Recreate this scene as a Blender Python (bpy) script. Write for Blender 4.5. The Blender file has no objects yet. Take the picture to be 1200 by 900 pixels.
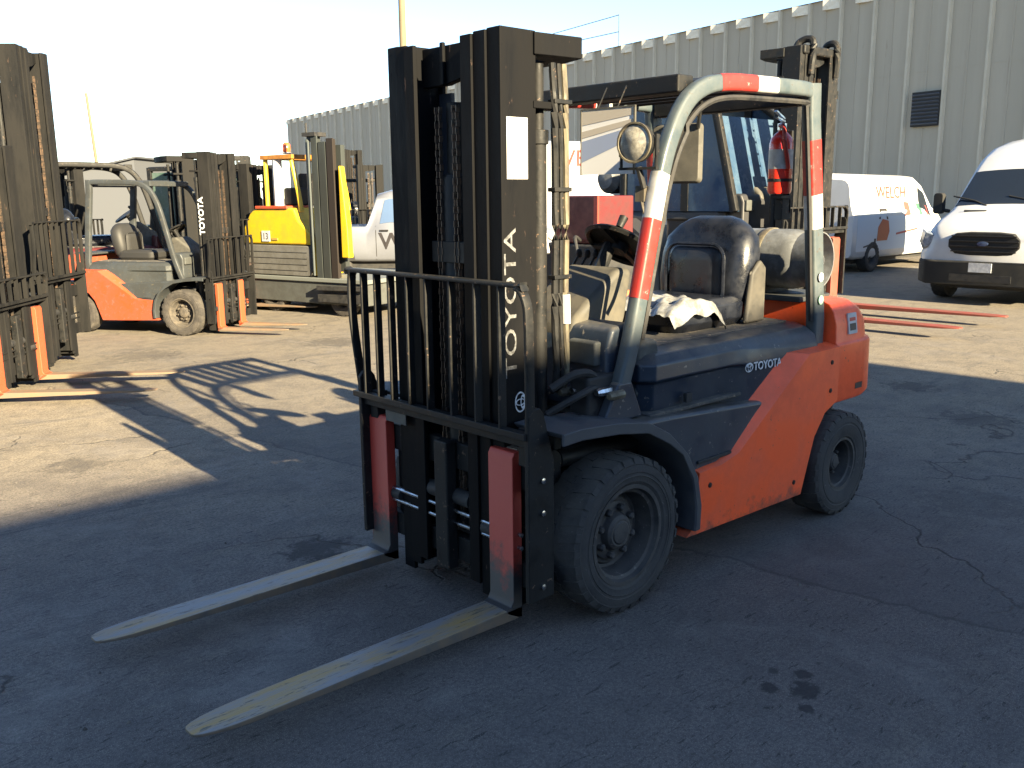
import bpy, bmesh, math, random
from mathutils import Vector, Matrix
from math import sin, cos, pi, radians, atan2, hypot, sqrt
S = bpy.context.scene
COL = S.collection
rnd = random.Random(7)

# ------------------------------------------------------------------ camera, sky, sun, exposure
cam = bpy.data.cameras.new('camera'); cam.sensor_width = 36; cam.lens = 32.318
cam.clip_start = 0.05; cam.clip_end = 3000
co = bpy.data.objects.new('camera', cam); COL.objects.link(co); S.camera = co
YAW, PITCH, ROLL = 3.9683, 0.2021, -0.0103
F = Vector((cos(YAW)*cos(PITCH), sin(YAW)*cos(PITCH), -sin(PITCH)))
Rv = Vector((sin(YAW), -cos(YAW), 0)); Uv = Rv.cross(F)
R2 = Rv*cos(ROLL)+Uv*sin(ROLL); U2 = -Rv*sin(ROLL)+Uv*cos(ROLL)
M = Matrix((R2, U2, -F)).transposed().to_4x4(); M.translation = Vector((2.6148, 2.7473, 1.6081))
co.matrix_world = M
SUN_ELEV = radians(20.9); SUN_AZ = math.atan2(.16, 2.61)      # from +Y towards +X
w = bpy.data.worlds.new('World'); S.world = w; w.use_nodes = True
nt = w.node_tree; bg = nt.nodes['Background']
sky = nt.nodes.new('ShaderNodeTexSky'); sky.sky_type = 'NISHITA'; sky.sun_disc = False
sky.sun_elevation = SUN_ELEV; sky.sun_rotation = SUN_AZ; sky.air_density = .85; sky.dust_density = .1; sky.ozone_density = 1.7
nt.links.new(sky.outputs[0], bg.inputs[0]); bg.inputs[1].default_value = 0.052
sl = bpy.data.lights.new('sun', 'SUN'); sl.energy = 5.0; sl.angle = radians(0.53); sl.color = (1.0, .82, .52)
so = bpy.data.objects.new('sun', sl); COL.objects.link(so)
so.rotation_euler = Vector((sin(SUN_AZ)*cos(SUN_ELEV), cos(SUN_AZ)*cos(SUN_ELEV), sin(SUN_ELEV))).to_track_quat('Z', 'Y').to_euler()
S.view_settings.view_transform = 'Standard'; S.view_settings.look = 'None'
S.view_settings.exposure = 2.7; S.view_settings.gamma = 1
S.render.engine = 'CYCLES'

# ------------------------------------------------------------------ materials
MATS = {}
def mat(name, col, rough=.5, metal=0, col2=None, amt=.5, scale=8, col3=None, amt3=.0, scale3=40, bump=.0, bscale=60,
        coat=0, spec=.5, trans=0, ior=1.45, alpha=1, stretch=(1, 1, 1), sharp=.12, rough2=None, det=6, dust=0, grime=None):
    """principled paint/metal/rubber with noise-driven second colour (dirt, rust, fading) and third (chips)"""
    if name in MATS: return MATS[name]
    m = bpy.data.materials.new(name); m.use_nodes = True; N = m.node_tree.nodes; L = m.node_tree.links
    b = N['Principled BSDF']
    b.inputs['Roughness'].default_value = rough; b.inputs['Metallic'].default_value = metal
    b.inputs['Specular IOR Level'].default_value = spec
    b.inputs['Coat Weight'].default_value = coat; b.inputs['Coat Roughness'].default_value = .15
    b.inputs['Transmission Weight'].default_value = trans; b.inputs['IOR'].default_value = ior
    b.inputs['Alpha'].default_value = alpha
    tc = N.new('ShaderNodeTexCoord'); mp = N.new('ShaderNodeMapping'); mp.inputs['Scale'].default_value = stretch
    L.new(tc.outputs['Object'], mp.inputs[0])
    def noise(sc, d=6, r=.6):
        n = N.new('ShaderNodeTexNoise'); n.inputs['Scale'].default_value = sc; n.inputs['Detail'].default_value = d
        n.inputs['Roughness'].default_value = r; L.new(mp.outputs[0], n.inputs['Vector']); return n
    def ramp(src, lo, hi):
        r = N.new('ShaderNodeMapRange'); r.inputs['From Min'].default_value = lo; r.inputs['From Max'].default_value = hi
        L.new(src, r.inputs['Value']); return r.outputs['Result']
    def mix(fac, a, c):
        x = N.new('ShaderNodeMix'); x.data_type = 'RGBA'
        L.new(fac, x.inputs[0])
        if isinstance(a, tuple): x.inputs[6].default_value = (*a, 1)
        else: L.new(a, x.inputs[6])
        x.inputs[7].default_value = (*c, 1); return x.outputs[2]
    cur = tuple(col); f1 = None
    if col2:
        f1 = ramp(noise(scale, det, .68).outputs['Fac'], .62-amt*.3-sharp, .62-amt*.3+sharp)
        cur = mix(f1, cur, col2)
        rr = N.new('ShaderNodeMapRange'); L.new(f1, rr.inputs['Value']); rr.inputs['To Min'].default_value = rough
        rr.inputs['To Max'].default_value = min(1, rough+.25) if rough2 is None else rough2
        L.new(rr.outputs[0], b.inputs['Roughness'])
    if col3:
        f3 = ramp(noise(scale3, 8, .7).outputs['Fac'], .70-amt3*.3-.02, .70-amt3*.3+.02)
        cur = mix(f3, cur, col3)
    if grime:      # road dirt and scuffs thrown up over the lower edge
        sx = N.new('ShaderNodeSeparateXYZ'); L.new(tc.outputs['Object'], sx.inputs[0])
        hz = N.new('ShaderNodeMapRange'); hz.inputs['From Min'].default_value = grime[0]; hz.inputs['From Max'].default_value = grime[1]
        hz.inputs['To Min'].default_value = .36; hz.inputs['To Max'].default_value = -.25; L.new(sx.outputs['Z'], hz.inputs['Value'])
        ad = N.new('ShaderNodeMath'); ad.operation = 'ADD'; L.new(hz.outputs[0], ad.inputs[0]); L.new(noise(13, 8, .75).outputs['Fac'], ad.inputs[1])
        cur = mix(ramp(ad.outputs[0], .52, .78), cur, grime[2])
    if dust:       # settled dust on faces that look up
        ge = N.new('ShaderNodeNewGeometry'); sn = N.new('ShaderNodeSeparateXYZ'); L.new(ge.outputs['Normal'], sn.inputs[0])
        up = ramp(sn.outputs['Z'], .35, .95); mu = N.new('ShaderNodeMath'); mu.operation = 'MULTIPLY'
        L.new(up, mu.inputs[0]); L.new(ramp(noise(7, 8, .7).outputs['Fac'], .30, .62), mu.inputs[1])
        m2 = N.new('ShaderNodeMath'); m2.operation = 'MULTIPLY'; L.new(mu.outputs[0], m2.inputs[0]); m2.inputs[1].default_value = dust
        cur = mix(m2.outputs[0], cur, (.13, .115, .09))
    if isinstance(cur, tuple): b.inputs['Base Color'].default_value = (*cur, 1)
    else: L.new(cur, b.inputs['Base Color'])
    if bump:
        bn = N.new('ShaderNodeBump'); bn.inputs['Strength'].default_value = bump; bn.inputs['Distance'].default_value = .004
        L.new(noise(bscale, 5).outputs['Fac'], bn.inputs['Height']); L.new(bn.outputs[0], b.inputs['Normal'])
    MATS[name] = m; return m

ORG = mat('orange_paint', (.92, .105, .022), .40, col2=(.74, .095, .028), amt=.25, scale=5, col3=(.10, .05, .035), amt3=.12, scale3=26, bump=.10, coat=.15, dust=.35, grime=(.10, .36, (.16, .055, .035)))
ORG2 = mat('orange_paint_faded', (.38, .052, .014), .5, col2=(.25, .05, .022), amt=.5, scale=6, col3=(.12, .07, .05), amt3=.35, scale3=25, bump=.1)
BLU = mat('slate_blue_paint', (.010, .019, .036), .33, col2=(.019, .028, .042), amt=.4, scale=4, col3=(.16, .15, .13), amt3=.20, scale3=30, bump=.10, coat=.1, dust=.85)
DUST = mat('dusty_floor_mat', (.12, .105, .085), .85, col2=(.05, .05, .05), amt=.6, scale=9, col3=(.25, .2, .14), amt3=.3, scale3=20, bump=.3)
GRY = mat('guard_grey_paint', (.042, .058, .066), .42, col2=(.060, .074, .080), amt=.45, scale=10, col3=(.05, .045, .04), amt3=.25, scale3=40, bump=.08, coat=.1)
GRYL = mat('grey_body_paint', (.040, .046, .050), .5, col2=(.028, .031, .032), amt=.5, scale=6, col3=(.08, .07, .05), amt3=.25, scale3=30, bump=.1)
BLK = mat('black_steel', (.006, .007, .008), .42, spec=.28, col2=(.015, .0148, .0145), amt=.55, scale=12, col3=(.12, .08, .055), amt3=.2, scale3=35, bump=.2)
RAIL = mat('mast_rail_steel', (.0022, .0025, .0034), .50, .0, spec=.12, col2=(.0050, .0050, .0056), amt=.5, scale=7, col3=(.07, .045, .035), amt3=.08, scale3=30, bump=.15, stretch=(1, 1, .25))
RAILW = mat('mast_rail_weathered', (.0065, .007, .0078), .6, .0, spec=.14, col2=(.016, .0155, .015), amt=.55, scale=7, col3=(.06, .040, .030), amt3=.12, scale3=24, bump=.2, stretch=(1, 1, .2))
DRK = mat('dark_machinery', (.010, .011, .013), .6, col2=(.028, .027, .026), amt=.5, scale=14, bump=.3)
STEEL = mat('bright_rod', (.55, .56, .58), .18, 1, col2=(.25, .23, .2), amt=.3, scale=20)
GREASE = mat('tan_greased_pipe', (.17, .15, .10), .45, .2, col2=(.07, .06, .045), amt=.5, scale=18, bump=.2, stretch=(1, 1, .3))
TYRE = mat('tyre_rubber', (.022, .022, .023), .72, col2=(.050, .048, .046), amt=.55, scale=9, col3=(.09, .085, .08), amt3=.2, scale3=50, bump=.45, bscale=90, dust=.6)
TYREG = mat('dusty_tyre_rubber', (.065, .058, .05), .9, col2=(.035, .032, .03), amt=.5, scale=9, bump=.35)
RIM = mat('black_rim', (.030, .031, .034), .5, .2, col2=(.07, .065, .06), amt=.55, scale=14, col3=(.13, .12, .11), amt3=.25, scale3=40, bump=.25)
RIMG = mat('dusty_rim', (.10, .085, .065), .7, col2=(.05, .045, .04), amt=.5, scale=14, bump=.25)
VINYL = mat('black_vinyl', (.004, .0055, .010), .22, col2=(.012, .014, .02), amt=.4, scale=10, bump=.15, bscale=180)
PLASTW = mat('clouded_plastic_wrap', (.27, .28, .28), .22, col2=(.11, .11, .105), amt=.4, scale=18, bump=.9, bscale=30)
RED = mat('reflective_red', (.30, .024, .018), .35, col2=(.22, .022, .018), amt=.3, scale=20, col3=(.3, .2, .18), amt3=.15)
WHT = mat('reflective_white', (.37, .37, .365), .35, col2=(.26, .26, .255), amt=.3, scale=20)
WPAINT = mat('white_paint', (.47, .48, .49), .28, col2=(.43, .44, .45), amt=.4, scale=2, coat=.4)
LABEL = mat('white_label', (.46, .46, .46), .5, col2=(.38, .37, .36), amt=.3, scale=14)
LETW = mat('pale_lettering', (.62, .64, .66), .5, col2=(.35, .36, .37), amt=.35, scale=60)
LETR = mat('red_lettering', (.42, .05, .035), .5)
LETK = mat('dark_lettering', (.02, .018, .02), .5)
GLASS = mat('tinted_glass', (.012, .016, .022), .04, 0, coat=.6)
GLASSB = mat('blue_cab_glass', (.022, .05, .10), .08, 0, spec=.3, col2=(.05, .085, .13), amt=.5, scale=3)
GLASSG = mat('green_cab_glass', (.04, .09, .07), .08, 0, spec=.3, col2=(.10, .14, .12), amt=.5, scale=3)
LENS = mat('lamp_lens', (.36, .34, .28), .10, 0, col2=(.15, .14, .12), amt=.4, scale=40, coat=.8)
REFL = mat('lamp_reflector', (.8, .8, .78), .12, 1)
BEIGE = mat('beige_plastic', (.080, .076, .064), .5, col2=(.052, .05, .043), amt=.4, scale=14, bump=.1)
EXTR = mat('extinguisher_red', (.62, .03, .015), .22, coat=.6, col2=(.5, .025, .015), amt=.3, scale=20)
TANK = mat('gas_cylinder_paint', (.15, .16, .17), .42, .1, col2=(.075, .08, .085), amt=.5, scale=10, col3=(.12, .1, .08), amt3=.2, scale3=30, bump=.15)
YEL = mat('yellow_paint', (.52, .34, .010), .4, col2=(.42, .28, .016), amt=.3, scale=5, coat=.2, bump=.05)
MGRY = mat('mid_grey_paint', (.070, .076, .073), .55, col2=(.048, .05, .047), amt=.5, scale=6, bump=.1)
SILV = mat('silver_paint', (.15, .16, .19), .35, .2, col2=(.13, .14, .165), amt=.4, scale=3, coat=.5)
CRED = mat('dark_red_paint', (.085, .008, .008), .45, col2=(.06, .007, .007), amt=.4, scale=8, coat=.2)
CREDB = mat('bright_red_paint', (.36, .035, .02), .4, coat=.2)
FYEL = mat('fork_blade_worn', (.34, .22, .075), .5, .1, col2=(.19, .185, .185), amt=.42, scale=4, col3=(.10, .085, .06), amt3=.35, scale3=26, bump=.35, stretch=(.45, 3.0, 1), rough2=.4, sharp=.09)
FSIDE = mat('fork_steel_dark', (.085, .078, .070), .55, 0, col2=(.15, .11, .075), amt=.5, scale=12, bump=.3)
FTAN = mat('fork_blade_tan', (.20, .125, .075), .6, .1, col2=(.14, .11, .08), amt=.5, scale=6, bump=.2)
FRED = mat('fork_blade_red', (.22, .040, .025), .5, col2=(.15, .045, .03), amt=.5, scale=6, bump=.2)
CONC = mat('dusty_board', (.3, .27, .22), .9)
def worn_shank(name, top, mid, z0, z1):
    """paint that has rubbed off towards the heel"""
    m = bpy.data.materials.new(name); m.use_nodes = True; N = m.node_tree.nodes; L = m.node_tree.links
    b = N['Principled BSDF']; b.inputs['Roughness'].default_value = .55
    tc = N.new('ShaderNodeTexCoord'); sx = N.new('ShaderNodeSeparateXYZ'); L.new(tc.outputs['Object'], sx.inputs[0])
    mr = N.new('ShaderNodeMapRange'); mr.inputs['From Min'].default_value = z0; mr.inputs['From Max'].default_value = z1
    mr.inputs['To Min'].default_value = -.35; mr.inputs['To Max'].default_value = .35
    L.new(sx.outputs['Z'], mr.inputs['Value'])
    n = N.new('ShaderNodeTexNoise'); n.inputs['Scale'].default_value = 16; n.inputs['Detail'].default_value = 9; n.inputs['Roughness'].default_value = .72
    L.new(tc.outputs['Object'], n.inputs['Vector'])
    a = N.new('ShaderNodeMath'); a.operation = 'ADD'; L.new(mr.outputs[0], a.inputs[0]); L.new(n.outputs['Fac'], a.inputs[1])
    r = N.new('ShaderNodeValToRGB'); e = r.color_ramp.elements
    e[0].position = .38; e[0].color = (.035, .032, .032, 1); e[1].position = .52; e[1].color = (*mid, 1)
    q = e.new(.66); q.color = (*top, 1)
    L.new(a.outputs[0], r.inputs[0]); L.new(r.outputs[0], b.inputs['Base Color'])
    bp = N.new('ShaderNodeBump'); bp.inputs['Strength'].default_value = .4; bp.inputs['Distance'].default_value = .003
    L.new(n.outputs['Fac'], bp.inputs['Height']); L.new(bp.outputs[0], b.inputs['Normal'])
    return m
SHANK = worn_shank('fork_shank_worn_red', (.36, .036, .022), (.13, .028, .022), .06, .42)
SHANKO = worn_shank('fork_shank_worn_orange', (.36, .060, .022), (.28, .06, .028), -.5, .2)

# ------------------------------------------------------------------ mesh builder
class MB:
    def __init__(s): s.v = []; s.f = []; s.mi = []; s.cur = 0
    def mat(s, i): s.cur = i; return s
    def add(s, vs, fs):
        o = len(s.v); s.v += [tuple(p) for p in vs]; s.f += [tuple(o+i for i in f) for f in fs]; s.mi += [s.cur]*len(fs); return s
    def box(s, x0, x1, y0, y1, z0, z1, rot=None):
        vs = [(x, y, z) for x in (x0, x1) for y in (y0, y1) for z in (z0, z1)]
        if rot:
            c = Vector(((x0+x1)/2, (y0+y1)/2, (z0+z1)/2)); vs = [rot @ (Vector(p)-c)+c for p in vs]
        return s.add(vs, [(0, 1, 3, 2), (4, 6, 7, 5), (0, 4, 5, 1), (2, 3, 7, 6), (0, 2, 6, 4), (1, 5, 7, 3)])
    def prism(s, poly, ax, a, b, inset=None):
        """poly: for 'y' (x,z), for 'x' (y,z), for 'z' (x,y); extruded a..b; optional second polygon at b"""
        def P(p, t): return {'y': (p[0], t, p[1]), 'x': (t, p[0], p[1]), 'z': (p[0], p[1], t)}[ax]
        n = len(poly); q = inset or poly
        vs = [P(p, a) for p in poly]+[P(p, b) for p in q]
        return s.add(vs, [tuple(range(n))[::-1], tuple(range(n, 2*n))]+[(i, (i+1) % n, n+(i+1) % n, n+i) for i in range(n)])
    def loft(s, loops, cap=True, closed=True):
        n = len(loops[0]); vs = [p for l in loops for p in l]; fs = []
        for k in range(len(loops)-1):
            for i in range(n if closed else n-1):
                j = (i+1) % n; fs.append((k*n+i, k*n+j, (k+1)*n+j, (k+1)*n+i))
        if cap and closed: fs += [tuple(range(n))[::-1], tuple(range((len(loops)-1)*n, len(loops)*n))]
        return s.add(vs, fs)
    def sweep(s, path, prof, up=(0, 1, 0), scale=None):
        """profile (a,b): a along 'up' direction, b along the path's other normal"""
        path = [Vector(p) for p in path]; up = Vector(up); loops = []
        for i, p in enumerate(path):
            t = (path[min(i+1, len(path)-1)]-path[max(i-1, 0)]).normalized()
            u = (up-t*up.dot(t))
            if u.length < 1e-4: u = Vector((1, 0, 0))-t*t.x
            u.normalize(); w_ = t.cross(u)
            k = 1
            if 0 < i < len(path)-1:
                c = (path[i]-path[i-1]).normalized().dot((path[i+1]-path[i]).normalized()); k = 1/max(.5, sqrt((1+c)/2))
            loops.append([p+u*a+w_*b*k for a, b in prof])
        return s.loft(loops)
    def tube(s, path, r, n=10, up=(0, 0, 1)):
        return s.sweep(path, [(r*cos(2*pi*i/n), r*sin(2*pi*i/n)) for i in range(n)], up)
    def lathe(s, prof, c=(0, 0, 0), ax='y', n=32, cap=True):
        loops = []
        for r, h in prof:
            l = []
            for i in range(n):
                a = 2*pi*i/n; u, v = r*cos(a), r*sin(a)
                l.append({'y': (c[0]+u, c[1]+h, c[2]+v), 'x': (c[0]+h, c[1]+u, c[2]+v), 'z': (c[0]+u, c[1]+v, c[2]+h)}[ax])
            loops.append(l)
        return s.loft(loops, cap)
    def build(s, name, mats, parent=None, bevel=0, seg=2, smooth=35, loc=None):
        me = bpy.data.meshes.new(name); me.from_pydata(s.v, [], s.f)
        if not isinstance(mats, (list, tuple)): mats = [mats]
        for m in mats: me.materials.append(m)
        me.polygons.foreach_set('material_index', s.mi)
        bm = bmesh.new(); bm.from_mesh(me); bmesh.ops.remove_doubles(bm, verts=bm.verts, dist=1e-5)
        bmesh.ops.recalc_face_normals(bm, faces=bm.faces); bm.to_mesh(me); bm.free()
        me.polygons.foreach_set('use_smooth', [True]*len(me.polygons)); me.set_sharp_from_angle(angle=radians(smooth))
        o = bpy.data.objects.new(name, me); COL.objects.link(o)
        if parent: o.parent = parent
        if loc: o.location = loc
        if bevel:
            b = o.modifiers.new('bevel', 'BEVEL'); b.width = bevel; b.segments = seg; b.limit_method = 'ANGLE'; b.angle_limit = radians(32); b.harden_normals = True
        return o
def smoothpath(pts, n=6):
    """Catmull-Rom through 3-D points"""
    P = [Vector(p) for p in pts]; P = [P[0]*2-P[1]]+P+[P[-1]*2-P[-2]]; out = []
    for i in range(1, len(P)-2):
        for k in range(n):
            t = k/n; a, b, c, d = P[i-1], P[i], P[i+1], P[i+2]
            out.append(.5*((2*b)+(-a+c)*t+(2*a-5*b+4*c-d)*t*t+(-a+3*b-3*c+d)*t**3))
    out.append(P[-2]); return out
def rrect(hx, hy, r, n=4, cx=0, cy=0):
    out = []
    for q, (sx, sy) in enumerate(((1, 1), (-1, 1), (-1, -1), (1, -1))):
        for k in range(n+1):
            a = pi/2*(q+k/n); out.append((cx+sx*(hx-r)+r*cos(a), cy+sy*(hy-r)+r*sin(a)))
    return out
def empty(name, label, cat, loc=(0, 0, 0), rz=0, group=None, sc=1):
    o = bpy.data.objects.new(name, None); COL.objects.link(o); o.location = loc; o.rotation_euler = (0, 0, rz)
    o.scale = (sc, sc, sc); o.empty_display_size = .2
    o['label'] = label; o['category'] = cat
    if group: o['group'] = group
    return o
def tag(o, label, cat, group=None):
    o['label'] = label; o['category'] = cat
    if group: o['group'] = group
    return o
FONTS = {}
def text(s, name, m, parent, size, origin, ux, uy, depth=.002, bold=0, squeeze=1, align='LEFT'):
    """lettering laid in the plane spanned by ux (reading direction) and uy"""
    cu = bpy.data.curves.new('t', 'FONT'); cu.body = s; cu.size = size; cu.extrude = depth; cu.offset = bold; cu.align_x = align; cu.resolution_u = 3
    t = bpy.data.objects.new('t', cu); COL.objects.link(t)
    dg = bpy.context.evaluated_depsgraph_get(); me = bpy.data.meshes.new_from_object(t.evaluated_get(dg)); bpy.data.objects.remove(t)
    me.name = name
    ux = Vector(ux).normalized(); uy = Vector(uy).normalized(); uz = ux.cross(uy)
    mm = Matrix((ux*squeeze, uy, uz)).transposed().to_4x4(); mm.translation = Vector(origin); me.transform(mm)
    me.materials.clear(); me.materials.append(m)
    o = bpy.data.objects.new(name, me); COL.objects.link(o); o.parent = parent; return o
def copy_tree(o, parent=None):
    c = o.copy(); COL.objects.link(c)
    if parent: c.parent = parent; c.matrix_parent_inverse = o.matrix_parent_inverse
    for ch in list(o.children): copy_tree(ch, c)
    return c
def roty(a): return Matrix.Rotation(a, 3, 'Y')

# ------------------------------------------------------------------ forklift
def make_wheel(par, x, y, R, w_, rimr, side, tm, rm, lugs=30, hub=.12):
    """axis along y; outer face towards side*y"""
    e = MB(); s = side; hw = w_/2
    # rim: barrel + dished disc
    prof = [(rimr, -hw*.8), (rimr*.99, hw*.72), (rimr*.99, hw*.9), (rimr*.91, hw*.9), (rimr*.88, hw*.72), (rimr*.82, hw*.66), (rimr*.79, hw*.2), (rimr*.76, -hw*.08), (rimr*.70, -hw*.12), (rimr*.66, -hw*.02), (rimr*.50, hw*.04), (.001, hw*.04)]
    e.lathe([(r, s*h) for r, h in prof], n=40)
    o = e.build('wheel', rm, par, loc=(x, y, R-.003))
    t = MB(); bead = rimr*.985
    tp = [(bead, -hw*.85), (rimr*1.1, -hw*.97), (R*.9, -hw), (R*.97, -hw*.9), (R*.985, -hw*.6), (R*.985, hw*.6), (R*.965, hw*.86), (R*.90, hw*.985),
          (R*.885, hw*.975), (R*.86, hw*1.0), (R*.80, hw*1.01), (R*.79, hw*.985), (R*.765, hw*.985), (R*.755, hw*1.015), (rimr*1.16, hw*.99), (rimr*1.12, hw*.955), (rimr*1.05, hw*.95), (bead, hw*.86), (bead*.985, hw*.7)]
    t.lathe([(r, s*h) for r, h in tp], n=64, cap=False)
    for i in range(lugs):
        for sd in (-1, 1):
            a0 = 2*pi*(i+(.5 if sd > 0 else 0))/lugs; da = 2*pi/lugs
            vs = []
            for (aa, yy) in ((a0, .12), (a0+da*.52, .12), (a0+da*.30+da*.52, .93), (a0+da*.30, .93)):
                for rr in (R*.96 if yy < .5 else R*.93, R if yy < .5 else R*.978):
                    vs.append((rr*cos(aa), s*sd*yy*hw, rr*sin(aa)))
            # shoulder drop
            for aa in (a0+da*.30+da*.52, a0+da*.30):
                vs.append((R*.905*cos(aa), s*sd*1.015*hw, R*.905*sin(aa)))
            t.add(vs, [(1, 3, 5, 7), (0, 1, 7, 6), (2, 4, 5, 3), (0, 2, 3, 1), (5, 8, 9, 7), (4, 8, 5), (6, 7, 9), (4, 6, 9, 8)])
    t.build('tyre', tm, o, smooth=28)
    h = MB(); h.lathe([(hub, s*hw*.02), (hub, s*hw*.10), (hub*.92, s*hw*.14), (hub*.66, s*hw*.16), (hub*.58, s*hw*.42), (hub*.46, s*hw*.52), (hub*.40, s*hw*.50), (hub*.36, s*hw*.56), (.001, s*hw*.56)], n=24)
    h.build('hub', rm, o, bevel=.003)
    nn = 8 if R > .3 else 6
    for k in range(nn):
        a = 2*pi*k/nn+.3; g = MB()
        g.lathe([(hub*.125, s*hw*.10), (hub*.125, s*hw*.34), (hub*.08, s*hw*.40), (.001, s*hw*.40)], c=(hub*.80*cos(a), 0, hub*.80*sin(a)), n=6)
        g.build('lug_nut', rm, o)
    return o

def rail(par, y0, y1, x0, x1, z0, z1, m, name, open_in):
    """rolled channel/I section standing upright; web at outer side"""
    fl = .019; s = 1 if y1 > 0 else -1
    yo, yi = (y1, y0)
    web = .018
    if open_in:   # C channel, web outside, flanges point inwards
        poly = [(x0, yo), (x1, yo), (x1, yi), (x1-fl, yi), (x1-fl, yo-s*web), (x0+fl, yo-s*web), (x0+fl, yi), (x0, yi)]
    else:         # I section
        ym = (yo+yi)/2; hw = .010
        poly = [(x0, yo), (x0+fl, yo), (x0+fl, ym+s*hw), (x1-fl, ym+s*hw), (x1-fl, yo), (x1, yo), (x1, yi), (x1-fl, yi), (x1-fl, ym-s*hw), (x0+fl, ym-s*hw), (x0+fl, yi), (x0, yi)]
    e = MB(); e.prism(poly, 'z', z0, z1); return e.build(name, m, par, bevel=.003, seg=1)

def chain(par, x, y, z0, z1, m, pitch=.026, name='lift_chain'):
    e = MB(); z = z0; k = 0
    while z < z1:
        w2 = .011 if k % 2 else .015
        e.box(x-.008, x+.008, y-w2, y-w2+.004, z, z+pitch*.92); e.box(x-.008, x+.008, y+w2-.004, y+w2, z, z+pitch*.92)
        e.box(x-.010, x-.006, y-.013, y+.013, z+pitch*.3, z+pitch*.6) if k % 2 == 0 else None
        z += pitch; k += 1
    return e.build(name, m, par)

def fork(par, y, w_, xf, zt, H, L, mats, t=.045):
    """mats: blade top, sides, shank"""
    hw = w_/2; e = MB(); r = .03
    xs = [xf-t, xf-.01, xf+.05, xf+.35, xf+L*.7, xf+L-.20, xf+L-.12, xf+L-.06, xf+L-.025, xf+L-.006, xf+L]
    n = len(xs)
    loops = []
    for i, x in enumerate(xs):
        u = max(0, (x-xf)/L); th = t*(1-u*.72); ww = hw
        ww = hw*{5: .99, 6: .93, 7: .80, 8: .64, 9: .46, 10: .26}.get(i, 1)
        if x > xf+L-.1: th *= .8
        loops.append([(x, y-ww, zt-th), (x, y+ww, zt-th), (x, y+ww, zt), (x, y-ww, zt)])
    e.mat(0); e.loft(loops)
    o1 = e.build('fork', [mats[0], mats[1]], par, bevel=.004)
    me = o1.data
    for p in me.polygons:
        if p.normal.z < .5: p.material_index = 1
    s_ = MB(); s_.prism([(xf-t, zt-t*1.0+.0), (xf-t+.0, zt+H), (xf-.012, zt+H), (xf, zt+H-.02), (xf, zt+.03), (xf+.012, zt+.008), (xf+.035, zt+.001), (xf+.035, zt-.012), (xf-t+.02, zt-t)], 'y', y-hw, y+hw)
    s_.build('shank', mats[2], o1, bevel=.004)
    hk = MB(); hk.box(xf-t-.03, xf-t+.002, y-hw*.7, y+hw*.7, zt+H-.03, zt+H+.004); hk.build('fork_hook', mats[1], o1, bevel=.003)
    return o1

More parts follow.
